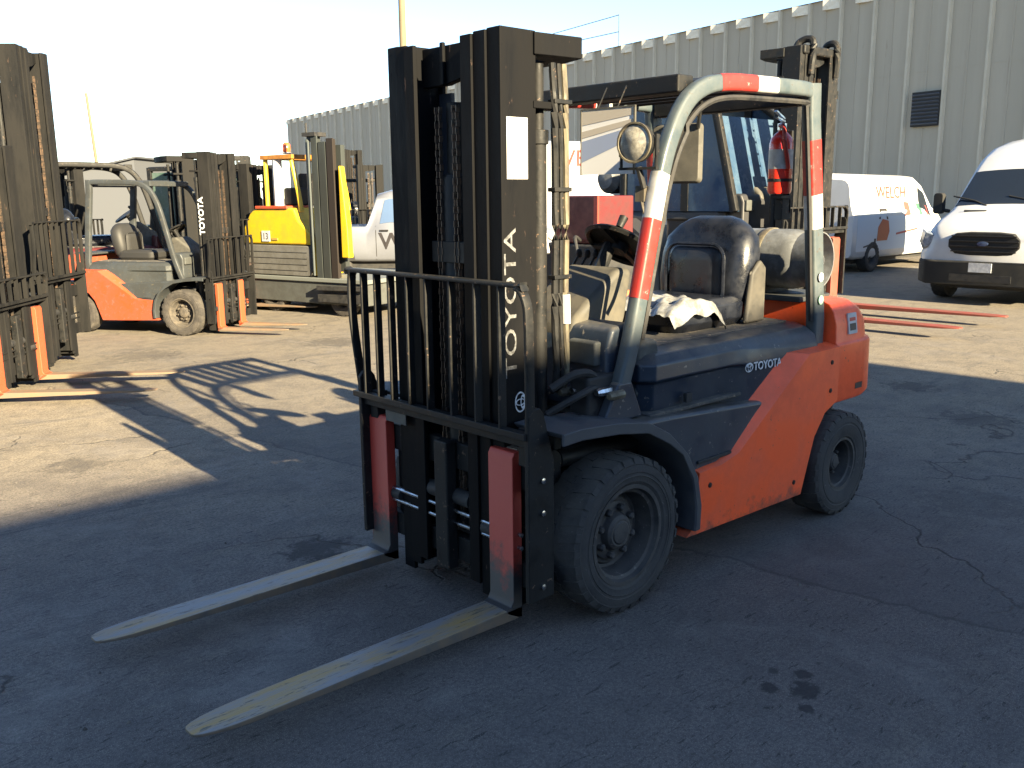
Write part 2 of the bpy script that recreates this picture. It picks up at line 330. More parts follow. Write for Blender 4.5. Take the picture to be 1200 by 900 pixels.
def forklift(name, label, cat, loc, rz, sc=1., group=None, body=ORG, hood=BLU, guard=GRY, railm=RAIL, tyre=TYRE, rim=RIM, mast_h=2.17,
             full=False, forks=(.3346, -.4525), fw=.1336, forkm=(FYEL, FSIDE, SHANK), lift=0, tape=False, guard_on=True, cab=None, back_h=1.31, fl=1.225,
             lettering=None, seatm=VINYL, tilt=0, lugs=None, sig=False):
    T = empty(name, label, cat, loc, rz, group, sc)
    lg = 30 if full else 20
    # --- wheels
    for sy in (1, -1):
        make_wheel(T, 0, sy*.476, .3155, .2, .205, sy, tyre, rim, lg)
        make_wheel(T, -1.638, sy*.502, .267, .18, .135, sy, tyre, rim, lg-4, hub=.075)
    # --- chassis
    e = MB(); e.box(-1.95, .08, -.33, .33, .17, .62); e.box(.02, .2, -.40, .40, .22, .45); e.box(-1.70, -1.56, -.42, .42, .2, .34)
    e.box(-.06, .06, -.45, .45, .26, .38)
    e.box(-1.45, -.45, -.46, .46, .2, .5)
    e.build('chassis_frame', DRK, T, bevel=.01)
    e = MB(); e.box(.16, .2, -.36, .36, .45, .72); e.box(.0, .13, -.2, .1, .60, .80)
    e.build('front_bulkhead', DRK, T, bevel=.008)
    # --- orange flank panels with a chamfered upper edge
    for sy in (1, -1):
        out = [(-.365, .205), (-.435, .25), (-.44, .40), (-.445, .468), (-.60, .472), (-.73, .50), (-1.29, .868), (-1.575, .868), (-1.575, .60), (-1.46, .555), (-1.37, .45), (-1.32, .32), (-1.27, .185), (-.8, .195)]
        inn = [(-.365, .205), (-.435, .25), (-.44, .40), (-.445, .49), (-.59, .50), (-.68, .53), (-1.14, .885), (-1.575, .885), (-1.575, .60), (-1.46, .555), (-1.37, .45), (-1.32, .32), (-1.27, .185), (-.8, .195)]
        e = MB(); e.prism(out, 'y', sy*.572, sy*.50, inn); e.prism([(max(-1.575, min(-.43, x_)), z_) for x_, z_ in inn], 'y', sy*.50, sy*.40)
        e.build('side_panel', body, T, bevel=.012, seg=3, smooth=50)
        # slate step panel and floor
        sp = [(-.02, .745), (-.30, .735), (-1.0, .69), (-1.22, .862), (-1.5, .862), (-1.5, .62), (-1.2, .60), (-.90, .48), (-.60, .42), (-.43, .44), (-.37, .56), (-.22, .66)]
        e = MB(); e.prism(sp, 'y', sy*.545, sy*.38)
        e.build('step_side', hood, T, bevel=.018, seg=3)
        e = MB(); e.box(-.70, -.46, sy*.46, sy*.555, .497, .512); e.build('step_tread', DRK, T, bevel=.003)
        # front mudguard
        arch = [(.40, .795), (.30, .80), (.10, .785), (-.07, .757), (-.20, .69), (-.32, .585), (-.395, .47), (-.425, .34), (-.42, .235)]
        inner = [(x*.955+.0, z-.022 if z > .6 else z*1.0) for x, z in arch]; inner = [(x+.0 if z > .6 else x+.02, z) for x, z in inner]
        e = MB(); e.prism(arch+inner[::-1], 'y', sy*.345, sy*.60)
        # lip
        lip = [(x, z-.045) if z > .6 else (x+.035, z) for x, z in arch]
        e.prism(arch+lip[::-1], 'y', sy*.590, sy*.603)
        e.build('mudguard', mat('slate_plastic', (.035, .040, .050), .5, col2=(.06, .062, .065), amt=.45, scale=8, bump=.15) if full else hood, T, bevel=.005)
    # --- counterweight in stacked plan outlines
    def cw(x1, hw, z, r=.24, x0=-1.58):
        L = [(x0, hw, z), (x0, -hw, z)]
        n = 7
        L += [(x1+r-r*sin(pi/2*k/n), -(hw-r)-r*cos(pi/2*k/n), z) for k in range(n+1)]
        L += [(x1+r-r*cos(pi/2*k/n), (hw-r)+r*sin(pi/2*k/n), z) for k in range(n+1)]
        return L
    e = MB(); e.loft([cw(-2.07, .545, .575), cw(-2.10, .556, .60), cw(-2.09, .556, .868), cw(-2.078, .548, .876), cw(-2.06, .545, .884), cw(-2.045, .54, .97), cw(-2.01, .525, 1.03), cw(-1.95, .50, 1.067), cw(-1.86, .46, 1.085, .2)])
    c = e.build('counterweight', body, T, bevel=.006, smooth=28)
    e = MB(); e.loft([cw(-1.98, .33, .22, .1, -1.8), cw(-2.05, .36, .574, .1, -1.8)]); e.build('lower_weight', body if not full else DRK, T, bevel=.01)
    e = MB(); e.box(-2.125, -2.08, -.06, .06, .40, .56); e.tube([(-2.11, 0, .32), (-2.11, 0, .60)], .014); e.build('tow_pin', STEEL, T)
    e = MB(); e.prism(cwtop(), 'z', 1.075, 1.10); e.build('rear_deck', GRYL if full else hood, T, bevel=.006)
    # --- hood under the seat
    def hp(z, y0, y1, x0, x1, r=.1):
        return [(x0, y0-.05, z), (x0-.05, y0, z), (-.76, y0, z), (-.84, y1, z), (x1+r, y1, z), (x1, y1-r, z), (x1, -y1+r, z), (x1+r, -y1, z), (-.84, -y1, z), (-.76, -y0, z), (x0-.05, -y0, z), (x0, -y0+.05, z)]
    e = MB()
    e.loft([hp(.69, .455, .50, -.22, -1.56), hp(.86, .475, .515, -.20, -1.56), hp(.875, .50, .518, -.185, -1.56), hp(.94, .495, .50, -.19, -1.55), hp(.975, .46, .465, -.23, -1.52), hp(.985, .40, .42, -.27, -1.48)])
    h = e.build('engine_hood', hood, T, bevel=.012, seg=3, smooth=40)
    e = MB(); e.prism([(-.3, .36), (-1.42, .36), (-1.46, .2), (-1.46, -.2), (-1.42, -.36), (-.3, -.36)], 'z', .980, .994); e.build('hood_mat', DUST, h, bevel=.005)
    if full:
        e = MB(); e.box(-.47, -.43, .487, .506, .76, .80); e.build('hood_latch', DRK, h, bevel=.003)
    e = MB(); e.box(-.95, -.05, -.40, .40, .725, .748); e.box(-.95, -.2, .395, .50, .728, .745); e.build('floor_plate', DUST, T, bevel=.004)
    # --- dash / cowl
    e = MB(); q = [(-.04, .74), (-.04, 1.08), (-.07, 1.125), (-.14, 1.18), (-.33, 1.31), (-.42, 1.30), (-.38, 1.10), (-.24, .74)]
    e.prism(q, 'y', -.10, .22, None)
    e.build('dash_cowl', BEIGE if not full else mat('grey_dash_plastic', (.040, .039, .034), .6, col2=(.075, .068, .052), amt=.5, scale=8, bump=.15), T, bevel=.03, seg=4)
    e = MB(); e.prism([(-.03, .76), (-.03, 1.03), (-.06, 1.10), (-.18, 1.115), (-.20, .9), (-.10, .76)], 'y', -.40, .42); e.build('front_fascia', hood, T, bevel=.02, seg=3)
    for sy in (1, -1):
        e = MB(); e.box(-.04, .0, sy*.31-.075, sy*.31+.075, .95, 1.05); e.build('fascia_box', MGRY, T, bevel=.012)  # plain grey box on the fascia
    # steering wheel
    e = MB(); e.lathe([(.155, .012), (.167, 0), (.155, -.012), (.143, 0), (.155, .012)], ax='z', n=36)
    e.box(-.155, .155, -.014, .014, -.012, 0); e.box(-.014, .014, -.155, .02, -.012, 0); e.lathe([(.035, -.03), (.04, .005), (.001, .01)], ax='z', n=16)
    e.lathe([(.016, 0), (.02, .05), (.001, .06)], c=(.13, .08, .01), ax='z', n=12)
    sw = e.build('steering_wheel', BLK, T); sw.location = (-.47, .10, 1.39); sw.rotation_euler = (0, radians(-35), 0)
    e = MB(); e.tube([(-.34, .06, 1.22), (-.45, .06, 1.395)], .03); e.build('steering_column', BLK, T)
    for k in range(3):
        e = MB(); e.tube(smoothpath([(-.36, -.02-.05*k, 1.22), (-.40, -.02-.05*k, 1.29), (-.44, -.02-.05*k, 1.34)], 3), .006, 6); e.lathe([(.001, -.022), (.011, -.017), (.016, 0), (.011, .017), (.001, .022)], c=(-.445, -.02-.05*k, 1.35), ax='z', n=12); e.build('control_lever', BLK, T)
    # --- seat
    def sl_(zz, hw, x0, x1, r): return [(x, y+.03, zz) for x, y in rrect((x0-x1)/2, hw, r, 4, (x0+x1)/2, 0)]
    e = MB(); e.loft([sl_(.99, .22, -.68, -1.2, .06), sl_(1.03, .25, -.64, -1.24, .08), sl_(1.10, .255, -.63, -1.22, .09), sl_(1.13, .22, -.68, -1.18, .08)])
    cu = e.build('seat_cushion', seatm, T, bevel=.008, smooth=60)
    # backrest: loft upwards, leaning back
    Ls = []
    for zz, hw, d, xo in ((1.02, .20, .05, -1.20), (1.08, .245, .08, -1.20), (1.2, .262, .10, -1.215), (1.32, .262, .10, -1.235), (1.40, .245, .09, -1.25), (1.455, .19, .07, -1.262), (1.485, .14, .05, -1.27), (1.50, .09, .02, -1.275)):
        Ls.append([(xo+x*1.0, y+.03, zz) for x, y in rrect(d, hw, min(d, hw)*.9, 5)])
    e = MB(); e.loft(Ls); br = e.build('seat_backrest', seatm, T, smooth=70)
    e = MB(); lp = [(-1.105, .03+y, z) for y, z in rrect(.17, .15, .07, 5, 0, 1.22)]
    e.tube(lp+[lp[0]], .009, 6, up=(1, 0, 0)); e.build('seat_piping', seatm, br)
    e = MB(); Lq = []
    for d_, s_ in ((0, 1.), (.018, .9), (.022, .5)): Lq.append([(-1.12+d_, .03+y*s_, 1.22+(z-1.22)*s_) for y, z in lp_yz()])
    e.loft(Lq); e.build('seat_pad', seatm, br, smooth=60)
    e = MB(); e.prism([(-1.14, 1.0), (-1.18, 1.24), (-1.25, 1.30), (-1.30, 1.26), (-1.30, 1.0)], 'y', .285, .315); e.build('seat_bolster', mat('grey_seat_shell', (.03, .029, .026), .6, col2=(.06, .055, .045), amt=.4, scale=10) if full else seatm, br, bevel=.015, seg=3)
    # --- overhead guard
    if guard_on:
        pf = [(.0, 0, .74), (-.03, 0, .80), (-.12, 0, 1.05), (-.20, 0, 1.37), (-.275, 0, 1.66), (-.335, 0, 1.82), (-.42, 0, 1.95), (-.53, 0, 2.02), (-.69, 0, 2.052), (-1.0, 0, 2.062), (-1.28, 0, 2.066), (-1.37, 0, 2.055)]
        pf = smoothpath(pf, 4)
        prf = rrect(.028, .034, .015, 3)
        G = None
        for sy in (1, -1):
            e = MB(); e.sweep([(p.x, sy*.46, p.z) for p in pf], prf)
            o = e.build('guard_front_pillar', guard, T, smooth=40)
            e = MB(); e.sweep([(-1.37, sy*.46, 2.095), (-1.38, sy*.46, 1.95), (-1.44, sy*.465, 1.5), (-1.50, sy*.47, 1.0), (-1.50, sy*.47, .86)], rrect(.029, .044, .013, 3))
            o2 = e.build('guard_rear_pillar', guard, T, smooth=40)
            # rubber seal inside the frame
            inn = [(p.x-.055 if p.z < 1.9 else p.x-.03, sy*.47, p.z-(.0 if p.z < 1.6 else min(.058, (p.z-1.6)*.16))) for p in pf if p.z > 1.0 and p.x > -1.33]
            if full and sy > 0:
                e = MB(); e.tube([(p[0], p[1], p[2]) for p in inn]+[(-1.315, .47, 1.99), (-1.325, .47, 1.93), (-1.385, .475, 1.5), (-1.44, .48, 1.0)], .012, 6, up=(0, 1, 0)); e.build('guard_trim', DRK, o)
            if tape:
                def band(a, b, path, m, par, ph=.001):
                    # tape wrapped round the tube between arc lengths a and b
                    pts = [Vector(p) for p in path]; acc = [0]
                    for i in range(1, len(pts)): acc.append(acc[-1]+(pts[i]-pts[i-1]).length)
                    def at(s_):
                        for i in range(1, len(pts)):
                            if acc[i] >= s_: return pts[i-1].lerp(pts[i], (s_-acc[i-1])/(acc[i]-acc[i-1]))
                        return pts[-1]
                    n_ = max(2, int((b-a)/.04)); g = MB()
                    g.sweep([at(a+(b-a)*k/n_) for k in range(n_+1)], ph); g.build('reflective_tape', m, par, smooth=40)
                fp = [(p.x, sy*.46, p.z) for p in pf]; pp = rrect(.0292, .0352, .0155, 3)
                band(.50, .81, fp, RED, o, pp); band(.81, .99, fp, WHT, o, pp)
                band(1.53, 1.79, fp, RED, o, pp); band(1.79, 1.95, fp, WHT, o, pp)
                rp = [(-1.37, sy*.46, 2.095), (-1.38, sy*.46, 1.95), (-1.44, sy*.465, 1.5), (-1.50, sy*.47, 1.0)]
                p2 = rrect(.0302, .0452, .0135, 3)
                band(.25, .50, rp, RED, o2, p2); band(.50, .66, rp, WHT, o2, p2)
        e = MB(); e.box(-.52, -.42, -.43, .43, 2.0, 2.07); e.build('guard_crossbeam', BLK if full else guard, T, bevel=.008); e = MB(); e.box(-1.40, -1.33, -.42, .42, 2.0, 2.09); e.build('guard_crossbeam', BLK if full else guard, T, bevel=.008)
        for k in range(6):
            x = -.60-.115*k; e = MB(); e.box(x-.046, x+.046, -.435, .435, 2.052, 2.066, roty(radians(14))); e.build('guard_roof_bar', BLK if full else guard, T, bevel=.003)
    # --- mast
    tx = radians(tilt)
    mst = MB(); fx = .415
    zt = mast_h
    mst.prism([(.27, .335), (.05, .355), (.0, .2), (.0, -.2), (.05, -.355), (.27, -.335), (.27, -.25), (.1, -.22), (.1, .22), (.27, .25)], 'z', zt-.08, zt-.005)
    m_ = mst.build('mast', railm, T, bevel=.004)
    for bx in ((.255, .30, -.25, .25, .10, .22), (.262, .30, -.25, .25, 1.0, 1.12), (.13, .27, .262, .33, zt-.26, zt-.235), (.13, .27, -.33, -.262, zt-.26, zt-.235)):
        e = MB(); e.box(*bx); e.build('mast_crossmember', railm, m_, bevel=.003)
    e = MB(); e.prism([(-.19, zt-.02), (.18, zt-.02), (.18, zt-.09), (.12, zt-.12), (.06, zt-.145), (0, zt-.155), (-.02, zt-.16), (-.19, zt-.16)], 'x', .35, .385); e.box(.385, .40, -.035, -.015, zt-.16, zt-.01); e.build('mast_top_plate', railm, m_, bevel=.004)
    for s_ in (1, -1):
        rail(m_, s_*.255, s_*.325, .255, .425, .05, zt, railm, 'outer_rail', True)
        rail(m_, s_*.195, s_*.258, .275, .435, .09, zt-.005, railm, 'middle_rail', False)
        rail(m_, s_*.135, s_*.195, .29, .445, .13, zt-.012, railm, 'inner_rail', False)
        e = MB(); e.lathe([(.033, .2), (.033, zt-.35), (.022, zt-.35), (.022, zt-.1)], c=(.20, s_*.275, 0), ax='z', n=16); e.lathe([(.04, zt-.38), (.04, zt-.33)], c=(.20, s_*.275, 0), ax='z', n=16); e.build('lift_cylinder', BLK, m_, bevel=.002)
        # roller
        e = MB(); e.lathe([(.05, 0), (.05, .03)], c=(.36, s_*.20, zt-.10), n=20); e.build('mast_roller', STEEL if full else railm, m_)
    e = MB(); e.lathe([(.055, .3), (.055, zt-.5), (.045, zt-.48), (.035, zt-.48), (.035, zt-.22)], c=(.34, -.02, 0), ax='z', n=18); e.box(.31, .40, -.11, .10, 1.36+lift, 1.44+lift)
    e.build('free_lift_cylinder', BLK, m_, bevel=.003)
    if full:
        e = MB(); e.box(.31, .325, -.135, -.06, .3, zt-.18); e.build('hose_shield', mat('navy_shield', (.012, .016, .026), .5, bump=.1), m_)
    for cy_ in (-.055, .045): chain(m_, .395, cy_, .35, zt-.24, mat('chain_steel', (.05, .045, .04), .4, .5, col2=(.14, .09, .06), amt=.4, scale=30), pitch=.026 if full else .06)
    if full:
        for k, (ya, yb) in enumerate(((.10, .085), (.12, .07))):
            e = MB(); e.tube(smoothpath([(.34, ya+.03, zt-.25), (.345, ya+.02, 1.75), (.35, yb+.02, 1.55), (.36, yb-.03, 1.40)], 6), .011, 8); e.build('hydraulic_hose', BLK, m_)
        for k, (x, r, m) in enumerate(((.165, .014, BLK), (.108, .0125, GREASE), (.135, .010, BLK))):
            e = MB(); e.tube(smoothpath([(x, .315, zt-.1), (x+.004, .33, 1.9), (x-.006, .325, 1.5), (x+.003, .33, 1.2), (x-.008, .325, .92), (x+.01, .29, .86)], 6), r, 8); e.build('hydraulic_hose', m, m_)
        for z in (1.93, 1.62, 1.30): 
            e = MB(); e.box(.09, .18, .305, .345, z, z+.016); e.build('hose_clamp', BLK, m_, bevel=.003)
        e = MB(); e.tube([(.112, .334, 1.24), (.108, .334, 1.13)], .0165, 10); e.build('reflector_sleeve', LABEL, m_)
        for s_ in (1, -1):
            e = MB(); e.tube([(.20, s_*.37, .62), (-.25, s_*.37, .60)], .035, 12); e.tube([(.30, s_*.37, .62), (.18, s_*.37, .62)], .02, 10); e.lathe([(.05, -.03), (.05, .03)], c=(.25, s_*.37, .62), n=16); e.build('tilt_cylinder', BLK, m_, bevel=.003)
        e = MB(); e.box(.30, .40, .3255, .3275, 1.665, 1.875); e.build('load_plate', LABEL, m_)
        for k in range(5):
            e = MB(); e.box(.315, .385, .3275, .328, 1.85-.03*k-.008, 1.85-.03*k-.005) if k != 0 else e.box(.345, .36, .3275, .328, 1.845, 1.855)
            e.build('plate_print', LETW, m_)
    if lettering:
        text(lettering[0], 'mast_lettering', lettering[2], m_, lettering[1], (.362 if full else .30, .3262, lettering[3]), (0, 0, 1), (1, 0, 0), .0008, .0 if full else .002, 1.60 if full else 1.1)
        if sig: text(lettering[0], 'mast_lettering', lettering[2], m_, lettering[1], (.30, -.3262, lettering[3]), (0, 0, 1), (-1, 0, 0), .0008, .003, 1.1)
    # --- carriage + load backrest
    e = MB(); z = lift; xf = .4576
    e.box(.365, .41, -.50, .50, .55+z, .66+z); e.box(.365, .41, -.50, .50, .17+z, .27+z)
    for y in (-.28, -.22, .22, .28): e.box(.33, .37, y-.02, y+.02, .17+z, .66+z)
    e.box(.36, .39, -.40, -.16, .27+z, .55+z); e.box(.36, .385, .16, .40, .27+z, .55+z); e.box(.345, .37, -.12, .12, .27+z, .55+z)
    cg = e.build('carriage', BLK if full else railm, T, bevel=.006)
    e = MB(); e.box(xf-.045, xf+.01, -.05, .03, .14+z, .67+z); e.build('carriage_centre_bar', BLK, cg, bevel=.008)
    for s_ in (1, -1):
        e = MB(); e.prism([(.37, .17+z), (.495, .17+z), (.495, .86+z), (.475, .885+z), (.44, .885+z), (.42, .86+z), (.37, .68+z)], 'y', s_*.505, s_*.527)
        sb = e.build('carriage_side_plate', BLK if full else railm, cg, bevel=.004)
        for zz in (.22, .50, .62):
            g = MB(); g.lathe([(.011, 0), (.011, .008), (.004, .01), (.001, .01)], c=(.43, s_*.527, zz+z), n=8); g.build('bolt', STEEL, sb)
    for yy, zz in ((0, .385), (0, .335)):
        e = MB(); e.tube([(.43, -.40, zz+z), (.43, .42, zz+z)], .0085, 10); e.build('sideshift_rod', STEEL if full else railm, cg)
    e = MB(); e.lathe([(.032, -.14), (.032, .14)], c=(.41, -.02, .44+z), n=16); e.build('sideshift_cylinder', DRK, cg); e = MB(); e.lathe([(.03, -.40), (.03, -.33)], c=(.415, 0, .36+z), n=12); e.build('rod_mount', DRK, cg); e = MB(); e.lathe([(.03, .20), (.03, .30)], c=(.415, 0, .36+z), n=12); e.build('rod_mount', DRK, cg)
    bh = back_h
    e = MB(); xb = .488
    bp = smoothpath([(xb-.03, -.545, .80+z), (xb, -.55, 1.1+z), (xb, -.55, bh-.04+z), (xb, -.535, bh-.008+z), (xb, -.50, bh+z), (xb, .42, bh+z), (xb, .475, bh-.01+z), (xb, .51, bh-.05+z), (xb-.005, .517, bh-.14+z), (xb-.01, .517, .80+z)], 4)
    e.sweep(bp, rrect(.019, .008, .005, 2), up=(1, 0, 0)); e.build('load_backrest', BLK if full else railm, cg)
    lb = cg.children[-1]
    e = MB(); e.box(xb-.019, xb+.019, -.55, .517, .775+z, .80+z); e.box(xb-.02, xb-.01, -.545, .517, .74+z, .80+z); e.build('backrest_lower_bar', BLK if full else railm, lb, bevel=.003)
    for y in (-.46, -.365, -.27, -.15, -.03, .115, .255, .385):
        g = MB(); g.box(xb-.017, xb+.017, y-.0055, y+.0055, .79+z, bh-.004+z); g.build('backrest_bar', BLK if full else railm, lb, bevel=.002, seg=1)
    if full:
        g = MB(); g.box(xb-.03, xb-.026, -.375, -.235, .69+z, .772+z); g.build('data_plate', MGRY, cg)
        for s_ in (.43, -.50):
            g = MB(); g.box(.40, .455, s_, s_+.055, .66+z, .80+z); g.build('backrest_bracket', BLK, cg, bevel=.004)
    for y in forks: fork(T, y, fw, xf, .099+z, .60, fl, forkm)
    return T
def cwtop():
    return [(-1.50, .38), (-1.50, -.38), (-1.80, -.38), (-1.88, -.25), (-1.90, 0), (-1.88, .25), (-1.80, .38)]
def lp_yz(): return [(y, z) for y, z in rrect(.16, .14, .06, 5, 0, 1.22)]

# ------------------------------------------------------------------ ground
def ground_material():
    m = bpy.data.materials.new('yard_asphalt'); m.use_nodes = True; N = m.node_tree.nodes; L = m.node_tree.links
    b = N['Principled BSDF']; tc = N.new('ShaderNodeTexCoord'); P = tc.outputs['Object']
    def noise(sc, d=6, r=.6, vec=None, dist=0):
        n = N.new('ShaderNodeTexNoise'); n.inputs['Scale'].default_value = sc; n.inputs['Detail'].default_value = d
        n.inputs['Roughness'].default_value = r; n.inputs['Distortion'].default_value = dist; L.new(vec or P, n.inputs['Vector']); return n.outputs['Fac']
    def rng(s, a, b_, c=0., d=1.):
        r = N.new('ShaderNodeMapRange'); r.interpolation_type = 'SMOOTHSTEP'
        for k, v in zip(('From Min', 'From Max', 'To Min', 'To Max'), (a, b_, c, d)): r.inputs[k].default_value = v
        L.new(s, r.inputs['Value']); return r.outputs[0]
    def mix(f, a, c, mode='MIX'):
        x = N.new('ShaderNodeMix'); x.data_type = 'RGBA'; x.blend_type = mode
        if isinstance(f, float): x.inputs[0].default_value = f
        else: L.new(f, x.inputs[0])
        for i, q in ((6, a), (7, c)):
            if isinstance(q, tuple): x.inputs[i].default_value = (*q, 1)
            else: L.new(q, x.inputs[i])
        return x.outputs[2]
    def mth(op, a, c):
        x = N.new('ShaderNodeMath'); x.operation = op
        for i, q in enumerate((a, c)):
            if isinstance(q, (int, float)): x.inputs[i].default_value = q
            else: L.new(q, x.inputs[i])
        return x.outputs[0]
    big = noise(.35, 5, .6); mid = noise(2.2, 7, .65, dist=.3); fine = noise(70, 4, .7); grit = noise(260, 2, .5)
    streak_map = N.new('ShaderNodeMapping'); streak_map.inputs['Scale'].default_value = (.5, 3.0, 1); streak_map.inputs['Rotation'].default_value = (0, 0, radians(40)); L.new(P, streak_map.inputs[0])
    st = noise(1.6, 6, .65, streak_map.outputs[0], .4)
    c = mix(rng(big, .35, .65), (.120, .105, .096), (.156, .138, .126))
    # tan dust on the open yard, lightened further to paint in its sunlit brightness
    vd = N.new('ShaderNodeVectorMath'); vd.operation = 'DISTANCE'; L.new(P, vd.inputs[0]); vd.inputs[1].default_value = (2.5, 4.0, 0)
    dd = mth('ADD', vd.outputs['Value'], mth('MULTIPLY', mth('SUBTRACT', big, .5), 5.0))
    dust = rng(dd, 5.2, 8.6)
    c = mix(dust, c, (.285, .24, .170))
    c = mix(mth('MULTIPLY', rng(mid, .45, .72), .55), c, (.095, .082, .070))
    c = mix(mth('MULTIPLY', rng(st, .52, .72), .45), c, (.175, .150, .118))
    c = mix(mth('MULTIPLY', rng(fine, .40, .60), .55), c, (.040, .037, .036))
    c = mix(mth('MULTIPLY', rng(noise(24, 4, .6, streak_map.outputs[0], .5), .61, .645), .8), c, (.022, .021, .022))
    c = mix(mth('MULTIPLY', rng(noise(1.3, 6, .7, dist=1.0), .50, .66), .30), c, (.215, .20, .185))
    c = mix(mth('MULTIPLY', rng(noise(.9, 6, .7, streak_map.outputs[0], 1.2), .56, .68), .45), c, (.055, .052, .052))
    c = mix(mth('MULTIPLY', rng(grit, .56, .66), .55), c, (.30, .28, .26))
    # an older paving lane ends along a ragged seam beside the truck
    sx_ = N.new('ShaderNodeSeparateXYZ'); L.new(P, sx_.inputs[0])
    sm = mth('ADD', mth('ADD', sx_.outputs['X'], mth('MULTIPLY', sx_.outputs['Y'], .15)), mth('MULTIPLY', mth('SUBTRACT', noise(3, 5, .6), .5), .25))
    c = mix(mth('MULTIPLY', rng(sm, -.64, -.60, 1., 0.), .30), c, (.060, .058, .058))
    edge = rng(mth('ABSOLUTE', mth('ADD', sm, .62), 0), .0, .022, 1., 0.)
    c = mix(mth('MULTIPLY', edge, .55), c, (.03, .03, .03))
    # oil drips: blots thresholded from noise
    oil = rng(noise(3.1, 8, .72, dist=.6), .665, .70)
    c = mix(mth('MULTIPLY', oil, .75), c, (.028, .026, .026))
    # separate stains at known spots
    for (sx, sy, r, k) in ((.04, 1.37, .07, .85), (.10, 1.27, .04, .8), (-.05, 1.30, .035, .8), (.13, 1.42, .03, .8), (.0, 1.22, .025, .7), (.22, 1.33, .02, .7), (.54, -.86, .17, .75), (.60, -.70, .10, .6), (-.12, .30, .10, .6), (-.30, .20, .07, .6), (-5.0, -.55, .25, .6), (-4.2, .3, .3, .5), (1.9, .5, .3, .35), (-2.3, 1.0, .3, .3), (-2.9, -6.2, .4, .5), (-1.0, -6.9, .45, .4), (.9, -3.1, .22, .4)):
        v = N.new('ShaderNodeVectorMath'); v.operation = 'DISTANCE'; L.new(P, v.inputs[0]); v.inputs[1].default_value = (sx, sy, 0)
        d = mth('ADD', v.outputs['Value'], mth('MULTIPLY', mth('SUBTRACT', noise(11, 6, .7), .5), r*3.4))
        c = mix(mth('MULTIPLY', rng(d, r*.5, r, 1., 0.), k), c, (.020, .019, .020))
    # paving joints and cracks
    wob = N.new('ShaderNodeVectorMath'); wob.operation = 'ADD'; nz = N.new('ShaderNodeTexNoise'); nz.inputs['Scale'].default_value = 2.5; nz.inputs['Detail'].default_value = 6; L.new(P, nz.inputs['Vector'])
    sc_ = N.new('ShaderNodeVectorMath'); sc_.operation = 'SCALE'; sc_.inputs['Scale'].default_value = .55; L.new(nz.outputs['Color'], sc_.inputs[0]); L.new(P, wob.inputs[0]); L.new(sc_.outputs[0], wob.inputs[1])
    vo = N.new('ShaderNodeTexVoronoi'); vo.feature = 'DISTANCE_TO_EDGE'; vo.inputs['Scale'].default_value = .75; L.new(wob.outputs[0], vo.inputs['Vector'])
    crack = mth('MULTIPLY', rng(vo.outputs['Distance'], .0, .010, 1., 0.), rng(noise(.6, 3, .5), .48, .60))
    c = mix(mth('MULTIPLY', crack, .75), c, (.025, .023, .022))
    L.new(c, b.inputs['Base Color'])
    ro = rng(oil, 0, 1, .86, .45); L.new(ro, b.inputs['Roughness']); b.inputs['Specular IOR Level'].default_value = .35
    mott = noise(7, 7, .72, dist=.8)
    L.new(mix(mth('MULTIPLY', rng(mott, .40, .66), .35), c, (.055, .052, .052)), b.inputs['Base Color'])
    h = mth('ADD', mth('MULTIPLY', fine, .5), mth('ADD', mth('MULTIPLY', grit, .35), mth('MULTIPLY', mid, 1.2)))
    h = mth('SUBTRACT', h, mth('MULTIPLY', crack, 1.5))
    bp = N.new('ShaderNodeBump'); bp.inputs['Strength'].default_value = .75; bp.inputs['Distance'].default_value = .006; L.new(h, bp.inputs['Height']); L.new(bp.outputs[0], b.inputs['Normal'])
    return m
e = MB(); G_ = 1500
e.add([(-G_, -G_, 0), (G_, -G_, 0), (G_, G_, 0), (-G_, G_, 0)], [(0, 1, 2, 3)])
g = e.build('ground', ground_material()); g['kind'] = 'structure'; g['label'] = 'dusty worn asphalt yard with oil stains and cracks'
# loose grit and small stones
e = MB(); rr = random.Random(3)
for i in range(5200):
    a = rr.random(); x = rr.uniform(-9, 3.2); y = rr.uniform(-7, 2.6); s_ = rr.uniform(.0015, .005)*(2.6 if rr.random() < .04 else 1)
    vs = [(x+rr.uniform(.5, 1)*s_*cos(t*pi/2+a), y+rr.uniform(.5, 1)*s_*sin(t*pi/2+a), .0005) for t in range(4)]+[(x, y, s_*.9)]
    e.add(vs, [(0, 1, 4), (1, 2, 4), (2, 3, 4), (3, 0, 4)])
o = e.build('grit', mat('grit_stone', (.22, .2, .17), .9, col2=(.06, .055, .05), amt=.6, scale=3), smooth=1); o['kind'] = 'stuff'; o['label'] = 'loose grit scattered over the asphalt'; o['category'] = 'grit'

# ------------------------------------------------------------------ warehouse with ribbed metal wall
WALLM = mat('warehouse_sheet', (.40, .360, .285), .55, col2=(.365, .33, .262), amt=.6, scale=1.1, col3=(.31, .27, .21), amt3=.2, scale3=4, bump=.02, stretch=(1, 1, .07))
RIBM = mat('warehouse_rib', (.50, .455, .36), .5, col2=(.46, .42, .33), amt=.4, scale=1.5)
CAPM = mat('eave_closure', (.82, .78, .66), .5, col2=(.66, .58, .44), amt=.3, scale=3)  # pale colour and wedge fold make the closures read as sunlit
WP = Vector((-26.91, -15.21, 0)); WD = Vector((-.1815, -.9834, 0)); WN = Vector((.9834, -.1815, 0))
WH = empty('warehouse', 'long beige ribbed sheet metal warehouse with pale squares under its eave', 'building', WP, atan2(WD.y, WD.x))
